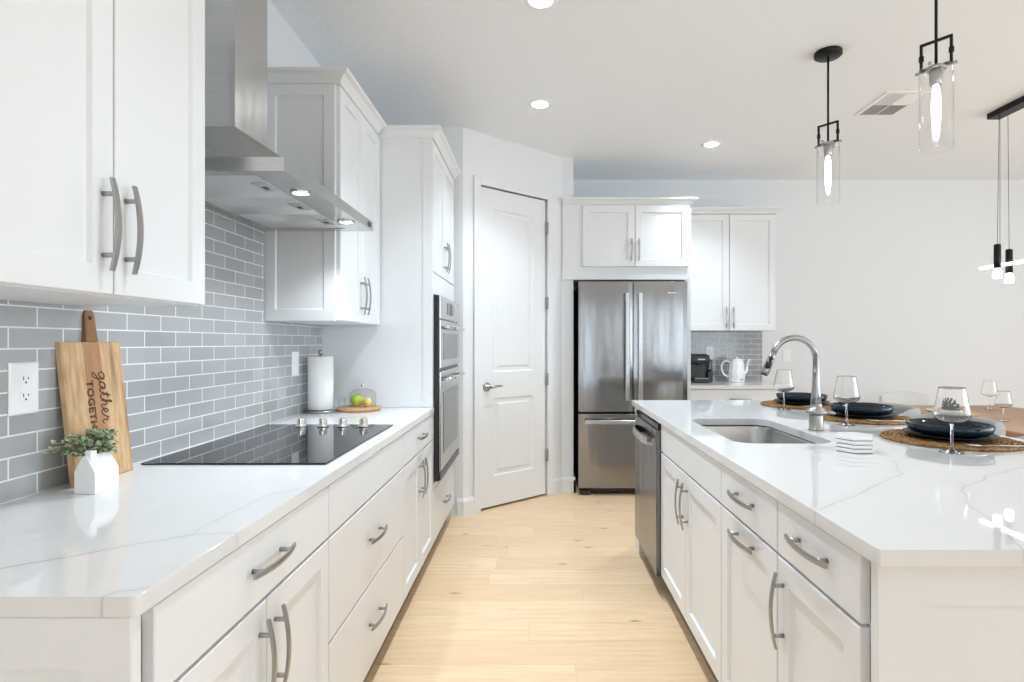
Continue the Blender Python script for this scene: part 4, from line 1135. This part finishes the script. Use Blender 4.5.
chair(Vector((3.26, 4.82, 0)), 0, 'cream upholstered dining chair at the far end of the dining table')
wine_glass(Vector((3.045, 3.68, TT)), 'slim wine glass on the dining table, the nearer of two', .9, 'wine glasses on the dining table')
wine_glass(Vector((3.50, 4.36, TT)), 'slim wine glass on the dining table, the farther of two', 1.0, 'wine glasses on the dining table')
def oval(c, label):
    mb = MB(); mb.lathe(c, [(.0001, 0), (.185, 0), (.19, .003), (.185, .006), (.0001, .006)], 40)
    return tag(mb.build('placemat', M['rattan2'], origin=c), label, 'placemat', 'pale placemats on the dining table')
oval(Vector((2.99, 4.10, TT)), 'pale round placemat on the dining table under the dark napkin')
pc2 = Vector((2.99, 4.10, TT+.0065))
mb = MB(); mb.lathe(pc2, [(.0001, 0), (.085, 0), (.135, .013), (.134, .016), (.085, .006), (.0001, .005)], 40)
tag(mb.build('dinner_plate', M['ceramic'], origin=pc2), 'white dinner plate under the dark napkin on the dining table', 'plate')
nc = pc2+Vector((0, 0, .0170)); mb = MB(); rnd = random.Random(9)
for i in range(9):
    a = PI*(i-4)/9; a2 = a+.33
    d1_ = Vector((math.sin(a), .35*math.cos(a*2), math.cos(a)*.9)); d2_ = Vector((math.sin(a2), .35*math.cos(a2*2)+.25, math.cos(a2)*.9))
    b_ = nc+Vector((.0, .0, .004))
    p1_, p2_, p3_ = b_, b_+d1_*.105, b_+d2_*.095
    p2_.z = max(p2_.z, nc.z+.003); p3_.z = max(p3_.z, nc.z+.003)
    th_ = Vector((0, .006, 0))
    mb.loft([[p1_+Vector((-.008, 0, -.003)), p1_+Vector((.008, 0, -.003)), p3_, p2_], [p1_+Vector((-.008, .006, -.003)), p1_+Vector((.008, .006, -.003)), p3_+th_, p2_+th_]])
tag(mb.build('napkin', M['napkin'], origin=nc), 'dark folded fan napkin on the dining table', 'napkin')
# leafy branch in a vase, mostly outside the frame
vv = Vector((3.36, 3.42, TT))
r = thing('vase', vv, 'dark leafy branches in a vase at the right edge of the picture', 'vase')
MB().lathe(vv, [(.0001, 0), (.05, 0), (.062, .05), (.055, .12), (.032, .17), (.034, .19), (.028, .19), (.027, .17), (.048, .12), (.0001, .02)], 28).build('vase_body', M['ceramic'], r)
sm = MB(); lf = MB(); rnd = random.Random(21)
for e in ((-.29, .02, .50), (-.12, .1, .62), (.1, -.05, .66), (.22, .05, .52), (.05, -.2, .58)):
    e = vv+Vector(e); pth = smooth_path([vv+Vector((0, 0, .1)), vv+Vector((0, 0, .26)), vv.lerp(e, .6)+Vector((0, 0, .10)), e], 7)
    sm.tube(pth, .0022, 6)
    for p in pth[10:]:
        for q in range(2):
            leafshape(lf, p, Vector((rnd.uniform(-1, 1), rnd.uniform(-1, 1), rnd.uniform(-.3, .8))), Vector((.2, .1, 1)), rnd.uniform(.035, .055), rnd.uniform(.009, .014))
sm.build('branches', M['stem_green'], r); lf.build('leaves', M['leaf_dark'], r, recalc=False)

# linear chandelier over the dining table
xb_ = 3.155
r = thing('linear_chandelier', (xb_, 3.3, ZC), 'black linear chandelier with glowing bar and hanging bulbs over the dining table', 'chandelier')
MB().box(W, xb_-.045, xb_+.045, 2.75, 3.90, ZC-.04, ZC-.0005, .003).build('ceiling_bar', M['black'], r)
MB().box(W, xb_-.02, xb_+.02-.015, 2.65, 4.0, 1.788, 1.806, .003).build('led_bar', M['ledbar'], r)
for y in (3.83, 3.0):
    MB().cyl((xb_-.01, y, 1.806), (xb_-.01, y, ZC-.04), .0016, k=6).build('bar_wire', M['black'], r)
for x, y, zt_ in ((xb_-.052, 3.80, 1.93), (xb_+.048, 3.825, 1.90), (xb_-.05, 3.40, 1.93), (xb_+.048, 3.42, 1.90), (xb_-.05, 3.0, 1.93), (xb_+.048, 3.02, 1.90)):
    xw_ = max(xb_-.04, min(xb_+.04, x))
    s_ = MB(); s_.lathe((x, y, 0), [(.0001, zt_+.006), (.014, zt_+.005), (.020, zt_), (.0205, zt_-.155), (.015, zt_-.157), (.0001, zt_-.157)], 20)
    so = s_.build('lamp_holder', M['black'], r)
    MB().tube([(x, y, zt_+.005), (xw_, y, ZC-.04)], .0015, 6).build('wire', M['black'], so)
    MB().lathe((x, y, 0), [(.016, zt_-.158), (.022, zt_-.175), (.026, zt_-.20), (.025, zt_-.225), (.0001, zt_-.227)], 20).build('bulb', M['bulb2'], so)

for o in list(bpy.data.objects):
    if '_base' in o: del o['_base']
